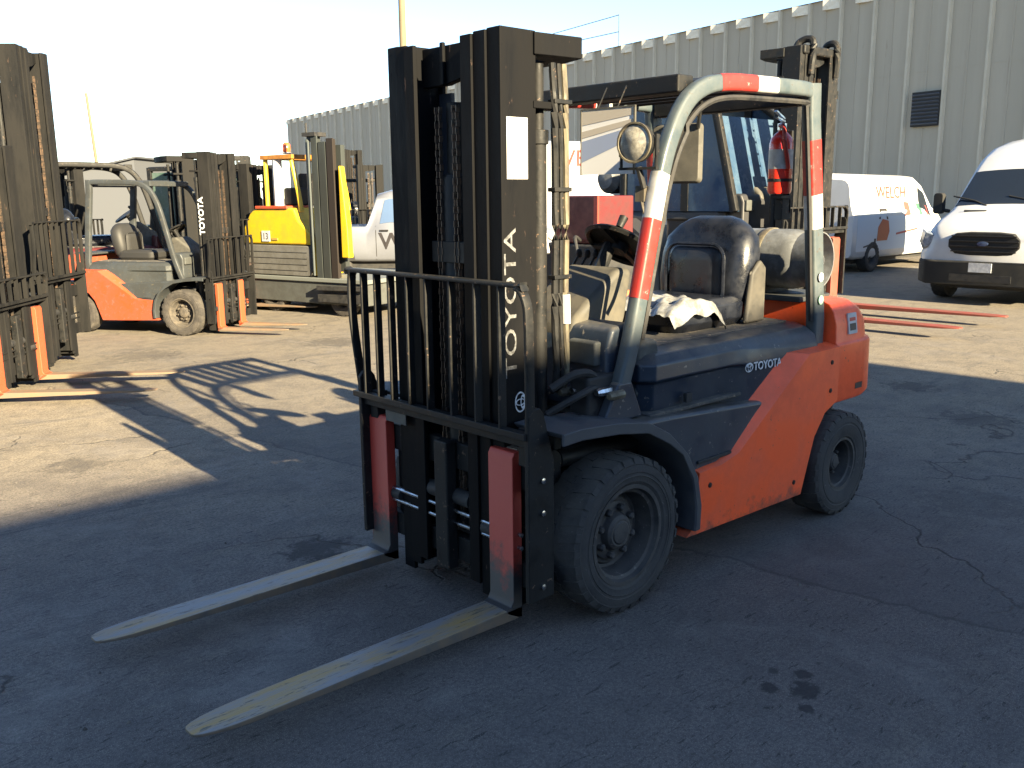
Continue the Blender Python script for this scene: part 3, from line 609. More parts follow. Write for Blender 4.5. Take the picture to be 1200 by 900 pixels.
# local: x along wall away from viewer, y = -WN direction check
SGN = 1 if (Matrix.Rotation(atan2(WD.y, WD.x), 3, 'Z') @ Vector((0, 1, 0))).dot(WN) > 0 else -1
HW = 7.75
e = MB(); e.box(-26, 51.6, min(0, -SGN*22), max(0, -SGN*22), 0, HW); e.build('wall', WALLM, WH)
e = MB(); e.add([(-26.2, SGN*.10, HW+.0), (51.8, SGN*.10, HW+.0), (51.8, -SGN*11, HW+1.1), (-26.2, -SGN*11, HW+1.1), (-26.2, -SGN*22.2, HW), (51.8, -SGN*22.2, HW)], [(0, 1, 2, 3), (3, 2, 5, 4)])
e.prism([(SGN*.10, HW), (-SGN*11, HW+1.1), (-SGN*22.2, HW)], 'x', -26.2, -26.15); e.prism([(SGN*.10, HW), (-SGN*11, HW+1.1), (-SGN*22.2, HW)], 'x', 51.75, 51.8)
e.build('roof', WALLM, WH)
for zz in (2.55, 5.1):
    e = MB(); e.box(-26, 51.5, min(0, SGN*.006), max(0, SGN*.006), zz, zz+.02); e.build('sheet_lap', WALLM, WH)
x = -20.0; ribs = []
ribmesh = None; capmesh = None; minor = None
while x < 51.5:
    if ribmesh is None:
        e = MB(); e.prism([(-.075, SGN*.002), (-.035, SGN*.10), (.035, SGN*.10), (.075, SGN*.002)], 'z', 0, HW-.002); r_ = e.build('rib', RIBM, WH); ribmesh = r_.data; 
        e = MB(); step = 1.33
        e.prism([(.085, SGN*.012), (.66, SGN*.165), (.66, SGN*.012)], 'z', -.32, -.015); cp_ = e.build('eave_closure', CAPM, WH); capmesh = cp_.data
        e = MB(); e.prism([(-.03, SGN*.001), (-.015, SGN*.018), (.015, SGN*.018), (.03, SGN*.001)], 'z', 0, HW-.003); mn_ = e.build('sheet_pleat', WALLM, WH); minor = mn_.data
    else:
        r_ = bpy.data.objects.new('rib', ribmesh); cp_ = bpy.data.objects.new('eave_closure', capmesh); mn_ = bpy.data.objects.new('sheet_pleat', minor)
        for q in (r_, cp_, mn_): COL.objects.link(q); q.parent = WH
    stp = 1.27+.33*max(0, min(1, (x+2)/50))
    r_.location = (x, 0, 0); cp_.location = (x, 0, HW-.005); cp_.scale = (1, 1, 1); mn_.location = (x+stp*.5, 0, 0)
    x += stp
VX = -5.52
for zz, dz in ((8.98, .03), (8.38, -.04)):
    e = MB(); e.tube([(9.2, 0, zz+dz), (14.5, 0, zz-dz)], .016, 6); e.build('roof_rail', MGRY, WH)
for xx in (9.2, 14.5):
    e = MB(); e.tube([(xx, 0, HW-.02), (xx, 0, 9.05)], .016, 6); e.build('roof_rail_post', MGRY, WH)
e = MB(); e.box(VX-.46, VX+.46, min(SGN*.0, SGN*.12), max(SGN*.0, SGN*.12), 3.52, 4.52); v_ = e.build('wall_vent', DRK, WH)
for k in range(9):
    e = MB(); e.box(VX-.44, VX+.44, -.03, .03, 3.58+k*.105, 3.59+k*.105, Matrix.Rotation(radians(35*SGN), 3, 'X')); q = e.build('vent_louver', mat('vent_slat', (.10, .12, .16), .4), v_); q.location = (0, SGN*.14, 0)

# the shed behind the photographer, whose shade lies over the near yard
SH = empty('storage_shed', 'grey sheet metal shed behind the photographer shading the near yard', 'building', (18, 20, 0))
e = MB(); e.box(-22.75, 22, -6, 14, 0, 6.22); e.build('wall', MGRY, SH)
e = MB(); e.box(-22.8, 22.05, -6.02, 14.05, 6.22, 6.26); e.build('roof', WALLM, SH)
for k in range(3):
    e = MB(); e.box(-17+k*13, -12.5+k*13, -6.06, -6.001, .01, 4.2); e.build('roller_door', WPAINT, SH)

# distant low building and poles
e = empty('distant_shed', 'low grey roofed building on the horizon beyond the far left forklifts', 'building', (-13.5, -39.3, 0), radians(137))
m_ = MB(); m_.prism([(0, 0), (-5.5, 0), (-5.5, 2.2), (0, 3.35)], 'y', 0, 6); m_.build('wall', mat('far_grey', (.075, .08, .09), .8), e)
m_ = MB(); m_.prism([(.15, 3.40), (.15, 3.48), (-5.6, 2.28), (-5.6, 2.20)], 'y', -.15, 6.2); m_.build('roof', mat('far_roof', (.06, .065, .075), .8), e)
def pole(name, label, x, y, h, r, lean=0, arms=0):
    T = empty(name, label, 'utility pole', (x, y, 0)); e = MB(); e.lathe([(r, 0), (r*.72, h), (.001, h)], ax='z', n=12)
    o = e.build('shaft', mat('weathered_pole', (.16, .13, .085), .8, col2=(.11, .09, .06), amt=.5, scale=2, stretch=(1, 1, .1)), T); T.rotation_euler = (0, lean, 0)
    for k in range(arms):
        e = MB(); e.box(-1, 1, -.06, .06, h-.5-k, h-.38-k); e.build('crossarm', BLK, T)
pole('utility_pole', 'tall wooden pole rising behind the big forklift mast', -24.1, -33.46, 16, .19, 0, 1)
pole('utility_pole', 'thin leaning pole standing far off above the grey roof at left', -17.13, -53.91, 7.6, .11, radians(3))

# ------------------------------------------------------------------ the big forklift in front
T = forklift('forklift', 'large orange and slate blue forklift in the foreground with forks lowered', 'forklift', (0, 0, 0), 0, full=True, tape=True, lettering=('TOYOTA', .082, mat('faded_lettering', (.16, .165, .17), .6, col2=(.05, .05, .05), amt=.5, scale=50), .955))
mastp = [c for c in T.children if c.name.startswith('mast')][0]
hoodp = [c for c in T.children if c.name.startswith('engine_hood')][0]
cwp = [c for c in T.children if c.name.startswith('counterweight')][0]
text('TOYOTA', 'hood_lettering', LETW, hoodp, .052, (-.900, .5195, .835), (-1, 0, -.03), (0, -.03, 1), .0008, .001, 1.06)
# oval emblem beside the lettering, built of three rings
def ring(cx, cz, a, b, th, y):
    e = MB(); n = 28; L1 = [[], [], [], []]
    for k in range(n):
        t = 2*pi*k/n; c_, s_ = cos(t), sin(t)
        for i, (q, yy) in enumerate(((1, 0), (1, .0015), (1-th/min(a, b), .0015), (1-th/min(a, b), 0))): L1[i].append((cx+a*q*c_, y+yy, cz+b*q*s_))
    e.loft(L1+[L1[0]], cap=False); return e
def emblem(par, cx, cz, k, y):
    e = ring(cx, cz, .030*k, .021*k, .003*k, y); e2 = ring(cx, cz, .010*k, .0195*k, .0025*k, y+.0003); e.v
    e.add(e2.v, e2.f); e3 = ring(cx, cz+.009*k, .021*k, .0085*k, .0025*k, y+.0006); e.add(e3.v, e3.f)
    return e.build('emblem', LETW, par)
emblem(hoodp, -.862, .853, 1, .5195)
# same emblem, large, on the outer mast rail above the lettering
def emblem_mast(par):
    o = emblem(par, 0, 0, 1.3, 0); o.location = (.345, .3262, .86); o.rotation_euler = (0, radians(-90), 0); return o
emblem_mast(mastp)
e = MB(); e.prism([(x, z) for x, z in rrect(.042, .052, .004, 2)], 'y', -.004, .0045); st = e.build('weight_sticker', LABEL, cwp)
st.location = (-1.735, .5415, .965); st.rotation_euler = (radians(7.5), 0, 0)
for k, (a, b_) in enumerate(((.012, .030), (-.035, .0))):
    e = MB(); e.box(-.030, .030, .0046, .0056, a, b_); e.build('sticker_print', LETR if k == 0 else LETK, st)
e = MB(); e.box(-1.85, -1.78, .5535, .558, .625, .655); e.build('rating_decal', LETK, cwp)
for (zz, m) in ((1.21, LETW), (1.10, mat('green_dot', (.35, .62, .42), .5))):
    e = MB(); e.lathe([(.022, 0), (.022, .003), (.001, .003)], c=(-1.468 if zz > 1.15 else -1.48, .505, zz), n=16); rp_ = [c for c in T.children if c.name.startswith('guard_rear_pillar')][0]; e.build('round_decal', m, rp_)
sidep = [c for c in T.children if c.name.startswith('side_panel')][0]
for (bx_, bz_) in ((-.52, .40), (-1.20, .26), (-1.50, .80), (-1.50, .66)):
    e = MB(); e.lathe([(.012, 0), (.011, .004), (.006, .005), (.001, .005)], c=(bx_, .5715, bz_), n=10); e.build('bolt', BLK, sidep)
for (bx_, bz_) in ((-.95, .72), (-1.25, .75)):
    e = MB(); e.lathe([(.009, 0), (.008, .004), (.001, .005)], c=(bx_, .5, bz_), n=10); e.build('bolt', BLK, hoodp)
# front work lamp on the guard
e = MB(); e.lathe([(.03, -.06), (.055, -.045), (.072, -.01), (.075, .02), (.070, .022)], ax='x', n=24); lamp = e.build('work_lamp', BLK, T, loc=(-.19, .42, 1.80)); lamp.rotation_euler = (0, 0, radians(6))
e = MB(); e.lathe([(.070, .012), (.066, .022), (.045, .03), (.001, .034)], ax='x', n=24); e.build('lamp_lens', LENS, lamp)
e = MB(); e.lathe([(.071, .016), (.077, .020), (.077, .028), (.070, .028), (.066, .020)], ax='x', n=24); e.build('lamp_bezel', GREASE, lamp)
e = MB(); e.box(-.02, .0, -.085, -.078, -.05, .03); e.box(-.02, .0, .078, .085, -.05, .03); e.box(-.02, .0, -.085, .085, -.10, -.09); e.tube([(-.01, 0, -.09), (-.02, .02, -.17)], .012, 8); e.tube([(-.01, -.08, -.09), (-.01, -.08, -.04)], .006, 6); e.tube([(-.01, .08, -.09), (-.01, .08, -.04)], .006, 6); e.build('lamp_bracket', BLK, lamp)
e = MB(); e.box(-.05, -.02, -.02, .02, -.22, -.16); e.tube(smoothpath([(-.03, .0, -.2), (-.02, .03, -.28), (-.06, .05, -.34)], 4), .007, 6); e.build('lamp_mount', GREASE, lamp)
# rear-facing mirror housing
e = MB(); e.prism([(y, z) for y, z in rrect(.115, .125, .02, 4)], 'x', -.03, 0, [(y*.93, z*.93) for y, z in rrect(.115, .125, .02, 4)]); mi = e.build('mirror_housing', BEIGE, T, bevel=.004, loc=(-.62, .27, 1.775)); mi.rotation_euler = (0, 0, radians(12))
e = MB(); e.tube([(0, .1, .1), (.02, .12, .2), (.10, .14, .26)], .009, 6); e.build('mirror_arm', BLK, mi)
# white panel with flat blue and grey bands hanging from the front beam
PANB = mat('panel_band_blue', (.26, .31, .44), .3); PANG = mat('panel_band_grey', (.42, .38, .32), .4)
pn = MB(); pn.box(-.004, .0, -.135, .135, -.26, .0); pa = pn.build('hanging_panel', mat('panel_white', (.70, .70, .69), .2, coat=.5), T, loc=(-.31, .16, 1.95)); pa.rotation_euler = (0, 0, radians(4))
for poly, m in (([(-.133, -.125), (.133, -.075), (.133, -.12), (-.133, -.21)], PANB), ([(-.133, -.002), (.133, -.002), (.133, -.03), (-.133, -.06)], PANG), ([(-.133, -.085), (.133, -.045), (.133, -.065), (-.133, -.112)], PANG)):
    e = MB(); e.prism(poly, 'x', .0, .0012); e.build('panel_band', m, pa)
e = MB(); e.box(-.007, .003, .133, .139, -.262, .003); e.box(-.007, .003, -.139, -.133, -.262, .003); e.box(-.007, .003, -.139, .139, .0, .006); e.build('panel_frame', BEIGE, pa)
for yy in (.05, -.05):
    e = MB(); e.tube([(0, yy, 0), (-.06, yy, .09)], .003, 5); e.build('panel_wire', BLK, pa)
# plastic wrap bunched on the seat cushion
cush = [c for c in T.children if c.name.startswith('seat_cushion')][0]
e = MB(); nx, ny = 26, 30; rr = random.Random(5); vs = []
for i in range(nx+1):
    for j in range(ny+1):
        u, v = i/nx, j/ny; y = -.08+.40*v; x0 = -.585-.40*u
        prof = sin(pi*min(1, max(0, u*.94+.06)))**.45
        z = 1.03+.115*prof+.008*sin(u*17+v*7+2*sin(v*9))*prof+.006*sin(v*27+u*9+2*sin(u*8))+rr.uniform(-.002, .002)
        edge = min(v, 1-v); z -= max(0, .07-edge)*.9
        vs.append((x0+.008*sin(v*9), y, z))
e.add(vs, [(i*(ny+1)+j, (i+1)*(ny+1)+j, (i+1)*(ny+1)+j+1, i*(ny+1)+j+1) for i in range(nx) for j in range(ny)])
e.build('plastic_wrap', PLASTW, cush, smooth=60)
e = MB(); e.box(-.80, -.66, -.26, -.10, 1.12, 1.16); e.build('belt_webbing', mat('rust_belt', (.40, .12, .05), .8), cush, bevel=.01)
# grab handle on the front pillar and a grey side bump at its foot
e = MB(); e.tube(smoothpath([(-.36, .43, 1.72), (-.40, .40, 1.66), (-.38, .40, 1.5), (-.30, .40, 1.28), (-.24, .43, 1.20)], 6), .011, 8, up=(0, 1, 0)); e.build('grab_handle', GREASE, T)
e = MB(); e.prism([(-.20, .80), (-.20, 1.0), (-.25, 1.04), (-.33, 1.03), (-.35, .96), (-.28, .80)], 'y', .34, .43); e.build('entry_bump', MGRY, T, bevel=.02, seg=3)
e = MB(); e.prism([(.07, .745), (-.02, .90), (-.10, .90), (-.17, .745)], 'y', .44, .49); e.build('pillar_gusset', BLU, T, bevel=.012)
# hydraulic fittings behind the mast
for k in range(5):
    e = MB(); yy = .32+.045*k; e.lathe([(.018, -.03), (.018, .03), (.012, .05), (.001, .05)], c=(.08-.02*k, yy, .86+.01*(k % 2)), ax='x', n=8); e.build('hose_fitting', STEEL if k % 2 else GREASE, T)
e = MB(); e.tube(smoothpath([(.24, .38, .9), (.15, .42, .95), (.05, .42, .93), (0, .38, .84)], 5), .016, 8); e.tube(smoothpath([(.24, .36, .8), (.15, .44, .87), (.04, .43, .88), (-.02, .40, .78)], 5), .014, 8); e.build('hydraulic_hose', DRK, T)
e = MB(); e.box(-.10, .10, .34, .44, .74, .93); e.build('valve_block', DRK, T, bevel=.015)

# fire extinguisher strapped to the rear of the guard
X = empty('fire_extinguisher', 'red fire extinguisher with white label strapped inside the rear guard pillar', 'fire extinguisher', (-1.40, .30, 1.60))
e = MB(); e.lathe([(.001, 0), (.050, .004), (.056, .015), (.056, .235), (.050, .262), (.030, .285), (.018, .295), (.018, .31), (.001, .31)], ax='z', n=24); cyl = e.build('cylinder', EXTR, X)
e = MB(); e.lathe([(.0568, .12), (.0568, .21)], ax='z', n=24); e.build('label_band', WHT, cyl)
e = MB(); e.lathe([(.022, .30), (.022, .33), (.001, .335)], ax='z', n=12); e.box(-.015, .055, -.008, .008, .345, .352, roty(radians(-14))); e.box(-.015, .065, -.008, .008, .365, .372, roty(radians(-24))); e.build('valve_handle', STEEL, X)
e = MB(); e.tube(smoothpath([(.02, .0, .32), (.05, .04, .31), (.06, .055, .24), (.03, .062, .12)], 6), .010, 8); e.build('hose', mat('hose_red_black', (.25, .02, .015), .4), X)
e = MB(); e.box(-.075, -.058, -.02, .02, -.09, .30); e.box(-.06, .03, -.03, .03, -.02, -.003); e.box(-.08, .0, -.02, .02, -.12, -.02); e.build('bracket', BLK, X, bevel=.003)
e = MB(); e.lathe([(.0585, .06), (.0585, .075)], ax='z', n=24); e.build('strap', BLK, X)

# gas cylinder lying across the counterweight
X = empty('gas_cylinder', 'grey white propane gas cylinder lying across the counterweight behind the seat', 'gas cylinder', (-1.66, -.05, 1.275))
e = MB(); r = .152; L_ = .33
e.lathe([(.001, -L_-.075), (.06, -L_-.07), (.11, -L_-.05), (.14, -L_-.02), (r, -L_+.03), (r, L_-.03), (.14, L_+.02), (.11, L_+.05), (.06, L_+.07), (.001, L_+.075)], n=36); bd = e.build('cylinder', TANK, X)
e = MB(); e.lathe([(.135, L_+.0), (.142, L_+.11), (.136, L_+.11), (.13, L_+.0)], n=32); e.build('collar', TANK, X)
for yy in (-.20, .14):
    e = MB(); e.lathe([(r+.003, yy), (r+.006, yy+.005), (r+.006, yy+.035), (r+.003, yy+.04)], n=36); e.build('strap', GREASE, X)
e = MB(); e.lathe([(.018, L_+.07), (.018, L_+.10), (.03, L_+.10), (.03, L_+.12), (.001, L_+.12)], n=12); e.build('valve', STEEL, X)
e = MB(); e.prism([(-.15, -.19), (-.16, -.06), (-.10, -.115), (0, -.15), (.10, -.115), (.16, -.06), (.15, -.19)], 'y', -.25, -.18); e.prism([(-.15, -.19), (-.16, -.06), (-.10, -.115), (0, -.15), (.10, -.115), (.16, -.06), (.15, -.19)], 'y', .12, .19)
e.build('cradle', BLK, X, bevel=.003)

# ------------------------------------------------------------------ other forklifts
forklift('forklift', 'dusty forklift at the left edge with low backrest and two long forks pointing right', 'forklift', (.82, -5.97, 0), radians(140.4), body=ORG2, hood=GRYL, railm=RAILW, tyre=TYREG, rim=RIMG, mast_h=2.06, forks=(.39, -.39), fw=.12, forkm=(FTAN, FTAN, SHANKO), back_h=.98, lift=0, fl=1.22)
forklift('forklift', 'tall mast forklift behind the one at the left edge, without forks', 'forklift', (.12, -7.10, 0), radians(140.4), body=ORG2, hood=GRYL, railm=RAILW, tyre=TYREG, rim=RIMG, mast_h=2.98, forks=(), lift=.10)
forklift('forklift', 'orange and grey forklift facing right in full side view at left', 'forklift', (-2.31, -8.21, 0), radians(121.4), body=ORG2, hood=GRYL, guard=GRYL, railm=RAILW, tyre=TYREG, rim=RIMG, mast_h=2.44, sc=.88, forks=(.22, -.30), fw=.12, forkm=(FTAN, FTAN, SHANKO), lettering=('TOYOTA', .11, LETW, 1.35), sig=True, seatm=mat('grey_seat_vinyl', (.022, .022, .022), .6), fl=1.0)
# row behind it
def cab(T, gm, fr=BLK, x0=-1.35, x1=-.05, w_=.50, z0=.95, z1=2.05, posts=()):
    for s_ in (1, -1):
        g = MB(); g.prism([(x0+.05, z0), (x0+.05, z1-.05), (-.55, z1-.05), (-.30, 1.8), (x1-.05, z0)], 'y', s_*(w_+.0), s_*(w_+.008)); g.build('side_window', gm, T)
        g = MB(); g.sweep([(x0, s_*w_, z0), (x0, s_*w_, z1), (-.6, s_*w_, z1), (-.28, s_*w_, 1.82), (x1, s_*w_, z0)], rrect(.03, .035, .01, 2)); g.build('cab_frame', fr, T)
    g = MB(); g.add([(x1-.02, -w_+.03, z0), (x1-.02, w_-.03, z0), (-.30, w_-.03, 1.8), (-.30, -w_+.03, 1.8)], [(0, 1, 2, 3)]); g.add([(x1-.03, -w_+.03, z0), (x1-.03, w_-.03, z0), (-.31, w_-.03, 1.8), (-.31, -w_+.03, 1.8)], [(0, 1, 2, 3)]); g.build('windscreen', gm, T)
    for px_ in posts:
        for s_ in (1, -1):
            g = MB(); g.box(px_-.02, px_+.02, s_*w_-.02, s_*w_+.02, z0, z1); g.build('cab_post', fr, T)
    g = MB(); g.box(x0-.05, -.5, -w_, w_, z1, z1+.04); g.build('cab_roof', fr, T, bevel=.02)
DKB = mat('dark_green_body', (.03, .045, .035), .5, col2=(.06, .06, .05), amt=.4, scale=4)
f3 = forklift('forklift', 'dark cabbed forklift with green glass behind the side-on orange forklift', 'forklift', (-4.0, -10.4, 0), radians(110), body=DKB, hood=DKB, guard=BLK, railm=RAILW, tyre=TYREG, rim=RIMG, mast_h=2.1, lift=.0, guard_on=False, forkm=(FTAN, FTAN, SHANKO), sc=1.0)
cab(f3, GLASSG)
f4 = forklift('forklift', 'red bodied forklift whose brown mast shows through the orange forklift guard', 'forklift', (-2.75, -10.4, 0), radians(170), body=CRED, hood=CRED, guard=BLK, railm=RAILW, tyre=TYREG, rim=RIMG, mast_h=2.2, forkm=(FTAN, FTAN, SHANKO), sc=1.0)
f5 = forklift('forklift', 'dark forklift with blue cab glass just left of the yellow truck', 'forklift', (-4.9, -12.9, 0), radians(75), body=DKB, hood=DKB, guard=BLK, railm=RAILW, tyre=TYREG, rim=RIMG, mast_h=2.0, guard_on=False, forkm=(FTAN, FTAN, SHANKO), sc=1.0)
cab(f5, GLASSB)
f6 = forklift('forklift', 'small far forklift in front of the ribbed wall between yellow truck and pickup', 'forklift', (-11.9, -19.9, 0), radians(100), body=GRYL, hood=GRYL, guard=BLK, railm=RAILW, tyre=TYREG, rim=RIMG, mast_h=2.9, forkm=(FTAN, FTAN, SHANKO), sc=1.0)
f7 = forklift('forklift', 'dark forklift facing away whose rear shows through the side-on forklift guard', 'forklift', (-1.9, -12.6, 0), radians(200), body=DKB, hood=DKB, guard=BLK, railm=RAILW, tyre=TYREG, rim=RIMG, mast_h=2.15, forkm=(FTAN, FTAN, SHANKO))
f8 = forklift('forklift', 'black forklift with tall mast standing between green cab and yellow truck', 'forklift', (-6.2, -15.3, 0), radians(150), body=DKB, hood=DKB, guard=BLK, railm=BLK, tyre=TYREG, rim=RIMG, mast_h=2.45, forkm=(FTAN, FTAN, SHANKO))
f9 = forklift('forklift', 'grey forklift with short mast just left of the pickup cab', 'forklift', (-10.9, -17.3, 0), radians(70), body=GRYL, hood=GRYL, guard=BLK, railm=RAILW, tyre=TYREG, rim=RIMG, mast_h=2.4, forkm=(FTAN, FTAN, SHANKO))
# big dark forklift behind, red forks to the right
B1 = forklift('forklift', 'large dark forklift behind the seat with tall black mast and long red forks', 'forklift', (-8.5, -4.15, 0), radians(90), body=mat('black_truck_body', (.03, .03, .032), .5, bump=.1), hood=mat('black_truck_body', (.03,)*3), guard=BLK, railm=BLK, tyre=TYRE, rim=RIM, mast_h=2.33, forks=(.42, -.50), fw=.13, forkm=(FRED, FRED, FRED), sc=1.45, guard_on=False, fl=1.54, back_h=.98)
cab(B1, GLASSB, posts=(-1.0, -.62, -.58))
e = MB(); e.lathe([(.001, -.35), (.10, -.34), (.15, -.28), (.15, .28), (.10, .34), (.001, .35)], c=(-1.75, 0, 1.27), n=24); e.build('fuel_cylinder', TANK, B1)
e = MB(); e.tube([(.35, .32, 1.98), (.35, .42, 1.98)], .012, 8); e.box(.32, .37, .40, .45, 1.94, 2.01); e.build('mast_lamp', BLK, B1)
for s_ in (1, -1):
    e = MB(); e.tube(smoothpath([(.32, s_*.25, 2.30), (.35, s_*.22, 2.37), (.42, s_*.20, 2.39), (.47, s_*.20, 2.34), (.46, s_*.21, 2.1)], 5), .03, 8); e.build('mast_hose', BLK, B1)
e = MB(); e.box(.25, .45, -.30, .30, 2.26, 2.34); e.build('mast_head', BLK, B1, bevel=.02)
# red machine
RM = empty('tow_tractor', 'dark red industrial truck seen between the mast and the steering wheel', 'industrial truck', (-5.55, -4.60, 0), radians(-4))
e = MB(); e.box(-.22, .36, -.36, .36, 1.06, 1.60); e.build('upper_body', CRED, RM, bevel=.02)
e = MB(); e.box(.345, .375, .31, .375, .5, 1.6); e.build('stripe', CREDB, RM, bevel=.005)
e = MB(); e.box(-.2, .1, .362, .366, 1.10, 1.16); e.build('faded_label', LABEL, RM)
e = MB(); e.box(-.40, .40, -.55, .55, .25, 1.055); e.build('lower_body', DRK, RM, bevel=.03)
for sx in (-.3, .3):
    for sy in (-.5, .5):
        make_wheel(RM, sx, sy, .24, .14, .12, 1 if sy > 0 else -1, TYRE, RIM, 16, hub=.06)
for s_ in (-.4, .1):
    e = MB(); e.tube(smoothpath([(.38, s_, 1.1), (.55, s_+.1, 1.14), (.60, s_+.2, .95)], 5), .02, 8); e.build('hose', LABEL if s_ < 0 else DRK, RM)

# ------------------------------------------------------------------ yellow side loader
Y = empty('side_loader', 'yellow and grey side loading truck with amber beacon and tall grey mast', 'side loader', (-3.72, -9.92, 0), radians(104))
def yb(n, m, *a, bevel=.012, rot=None, par=None):
    e = MB(); e.box(*a, rot=rot); return e.build(n, m, par or Y, bevel=bevel)
yb('chassis', MGRY, 0, 2.35, .0, 1.6, .16, .46); 
yb('platform', mat('loader_deck', (.13, .14, .13), .6), -.02, 2.4, -.03, 1.62, .46, .52)
e = MB(); e.prism([(1.55, .20), (2.3, .20), (2.38, .26), (2.38, .32), (1.55, .30)], 'y', -.08, -.03); e.prism([(1.55, .36), (2.4, .38), (2.4, .43), (1.55, .42)], 'y', -.10, -.03); e.build('side_step', DRK, Y)
e = MB(); e.prism([(y, z) for y, z in rrect(.68, .21, .06, 3, .68, .74)], 'y', .0, .75); wb = e.build('counterweight', mat('loader_grey', (.12, .118, .11), .7, col2=(.08, .078, .07), amt=.5, scale=5, bump=.15), Y, bevel=.01)
for k in range(4):
    e = MB(); e.box(.06, 1.30, -.006, .0, .60+k*.085, .605+k*.085); e.build('panel_joint', DRK, wb)
e = MB(); e.prism([(.0, .96), (.0, 1.17), (.16, 1.40), (.28, 1.47), (1.05, 1.47), (1.14, 1.30), (1.40, 1.10), (1.47, .80), (1.475, .54), (1.37, .54), (1.36, .96)], 'y', .02, .55); yk = e.build('body', YEL, Y, bevel=.03, seg=3, smooth=15)
e = MB(); e.box(.30, .95, .0, .5, 1.455, 1.50); e.build('deck_pad', ORG2, yk, bevel=.01)
e = MB(); e.box(.40, .56, .008, .019, 1.00, 1.15); lb = e.build('number_label', LABEL, yk)
text('13', 'label_number', LETK, lb, .13, (.42, .0065, 1.03), (1, 0, 0), (0, 0, 1), .0006, 0, .9)
e = MB(); e.box(.60, .72, .008, .019, 1.02, 1.05); e.build('small_label', mat('olive_label', (.3, .2, .05), .5), yk)
for (xa, xb_, m, nm) in ((.47, .47, YEL, 'guard_post'), (.68, .68, LABEL, 'white_post'), (.98, 1.14, YEL, 'guard_post')):
    for yy in ((.10, 1.05) if nm == 'guard_post' else (.12,)):
        e = MB(); e.tube([(xb_, yy, 1.42), (xb_-(xb_-xa)*.3, yy, 1.7), (xa, yy, 2.17)], .035 if nm == 'guard_post' else .07, 10, up=(0, 1, 0)); e.build(nm, m, Y)
e = MB(); e.box(.42, 1.06, .04, .12, 2.14, 2.20); e.box(.42, 1.06, 1.0, 1.08, 2.14, 2.20); e.box(.42, .48, .1, 1.0, 2.14, 2.20); e.box(1.0, 1.06, .1, 1.0, 2.14, 2.20)
for k in range(4): e.box(.54+.12*k, .57+.12*k, .1, 1.0, 2.15, 2.19)
e.build('overhead_guard', mat('amber_guard', (.36, .16, .02), .5, col2=(.22, .09, .02), amt=.4, scale=8), Y, bevel=.005)
e = MB(); e.lathe([(.06, 0), (.065, .02), (.04, .03)], c=(.70, .3, 2.22), ax='z', n=14); bb = e.build('beacon_base', WHT, Y)
e = MB(); e.lathe([(.055, .03), (.06, .07), (.055, .13), (.03, .16), (.001, .165)], c=(.70, .3, 2.22), ax='z', n=14); e.build('beacon', mat('beacon_amber', (.55, .10, .03), .15, coat=.5), bb)
e = MB(); e.box(.74, .92, .15, .8, 1.50, 1.75); e.box(.78, .86, .4, .9, 1.7, 1.95); e.build('seat', BLK, Y, bevel=.03)
ym = mat('loader_mast', (.040, .046, .045), .5, spec=.2, col2=(.026, .029, .028), amt=.5, scale=5, bump=.1, stretch=(1, 1, .2))
for k, (xa, xb_, zt_) in enumerate(((1.48, 1.59, 2.42), (1.61, 1.74, 2.34), (1.76, 1.88, 2.38))):
    e = MB(); e.prism([(xa, .0), (xb_, .0), (xb_, .025), (xa+.025, .025), (xa+.025, .16), (xa, .16)], 'z', .52, zt_); e.build('mast_rail', ym if k < 2 else mat('brown_rail', (.022, .018, .016), .6, spec=.2), Y, bevel=.004)
e = MB(); e.box(1.49, 1.87, .16, .24, .6, 2.30); e.build('mast_plate', ym, Y)
e = MB(); e.box(1.34, 1.58, -.02, .2, 2.42, 2.47); e.lathe([(.05, -.02), (.05, .02)], c=(1.43, .05, 2.40), n=14); e.tube([(1.36, .05, 2.42), (1.36, .05, 2.60)], .015, 6); e.build('mast_head', DRK, Y)
e = MB(); e.tube([(1.39, .03, .6), (1.39, .03, 2.38)], .03, 8); e.tube([(1.45, -.02, .55), (1.45, -.02, 2.36)], .015, 8); e.build('hydraulic_pipe', mat('grey_pipe', (.06, .07, .07), .5, spec=.2), Y)
e = MB(); e.prism([(1.90, .80), (2.03, .80), (2.02, 1.2), (1.97, 1.7), (1.93, 2.02), (1.90, 2.02)], 'y', .06, .16); e.build('rear_cover', YEL, Y, bevel=.015)
for xx in (.55, 1.9):
    for yy, s_ in ((.10, -1), (1.45, 1)): make_wheel(Y, xx, yy, .23, .16, .13, s_, TYREG, RIMG, 16, hub=.06)

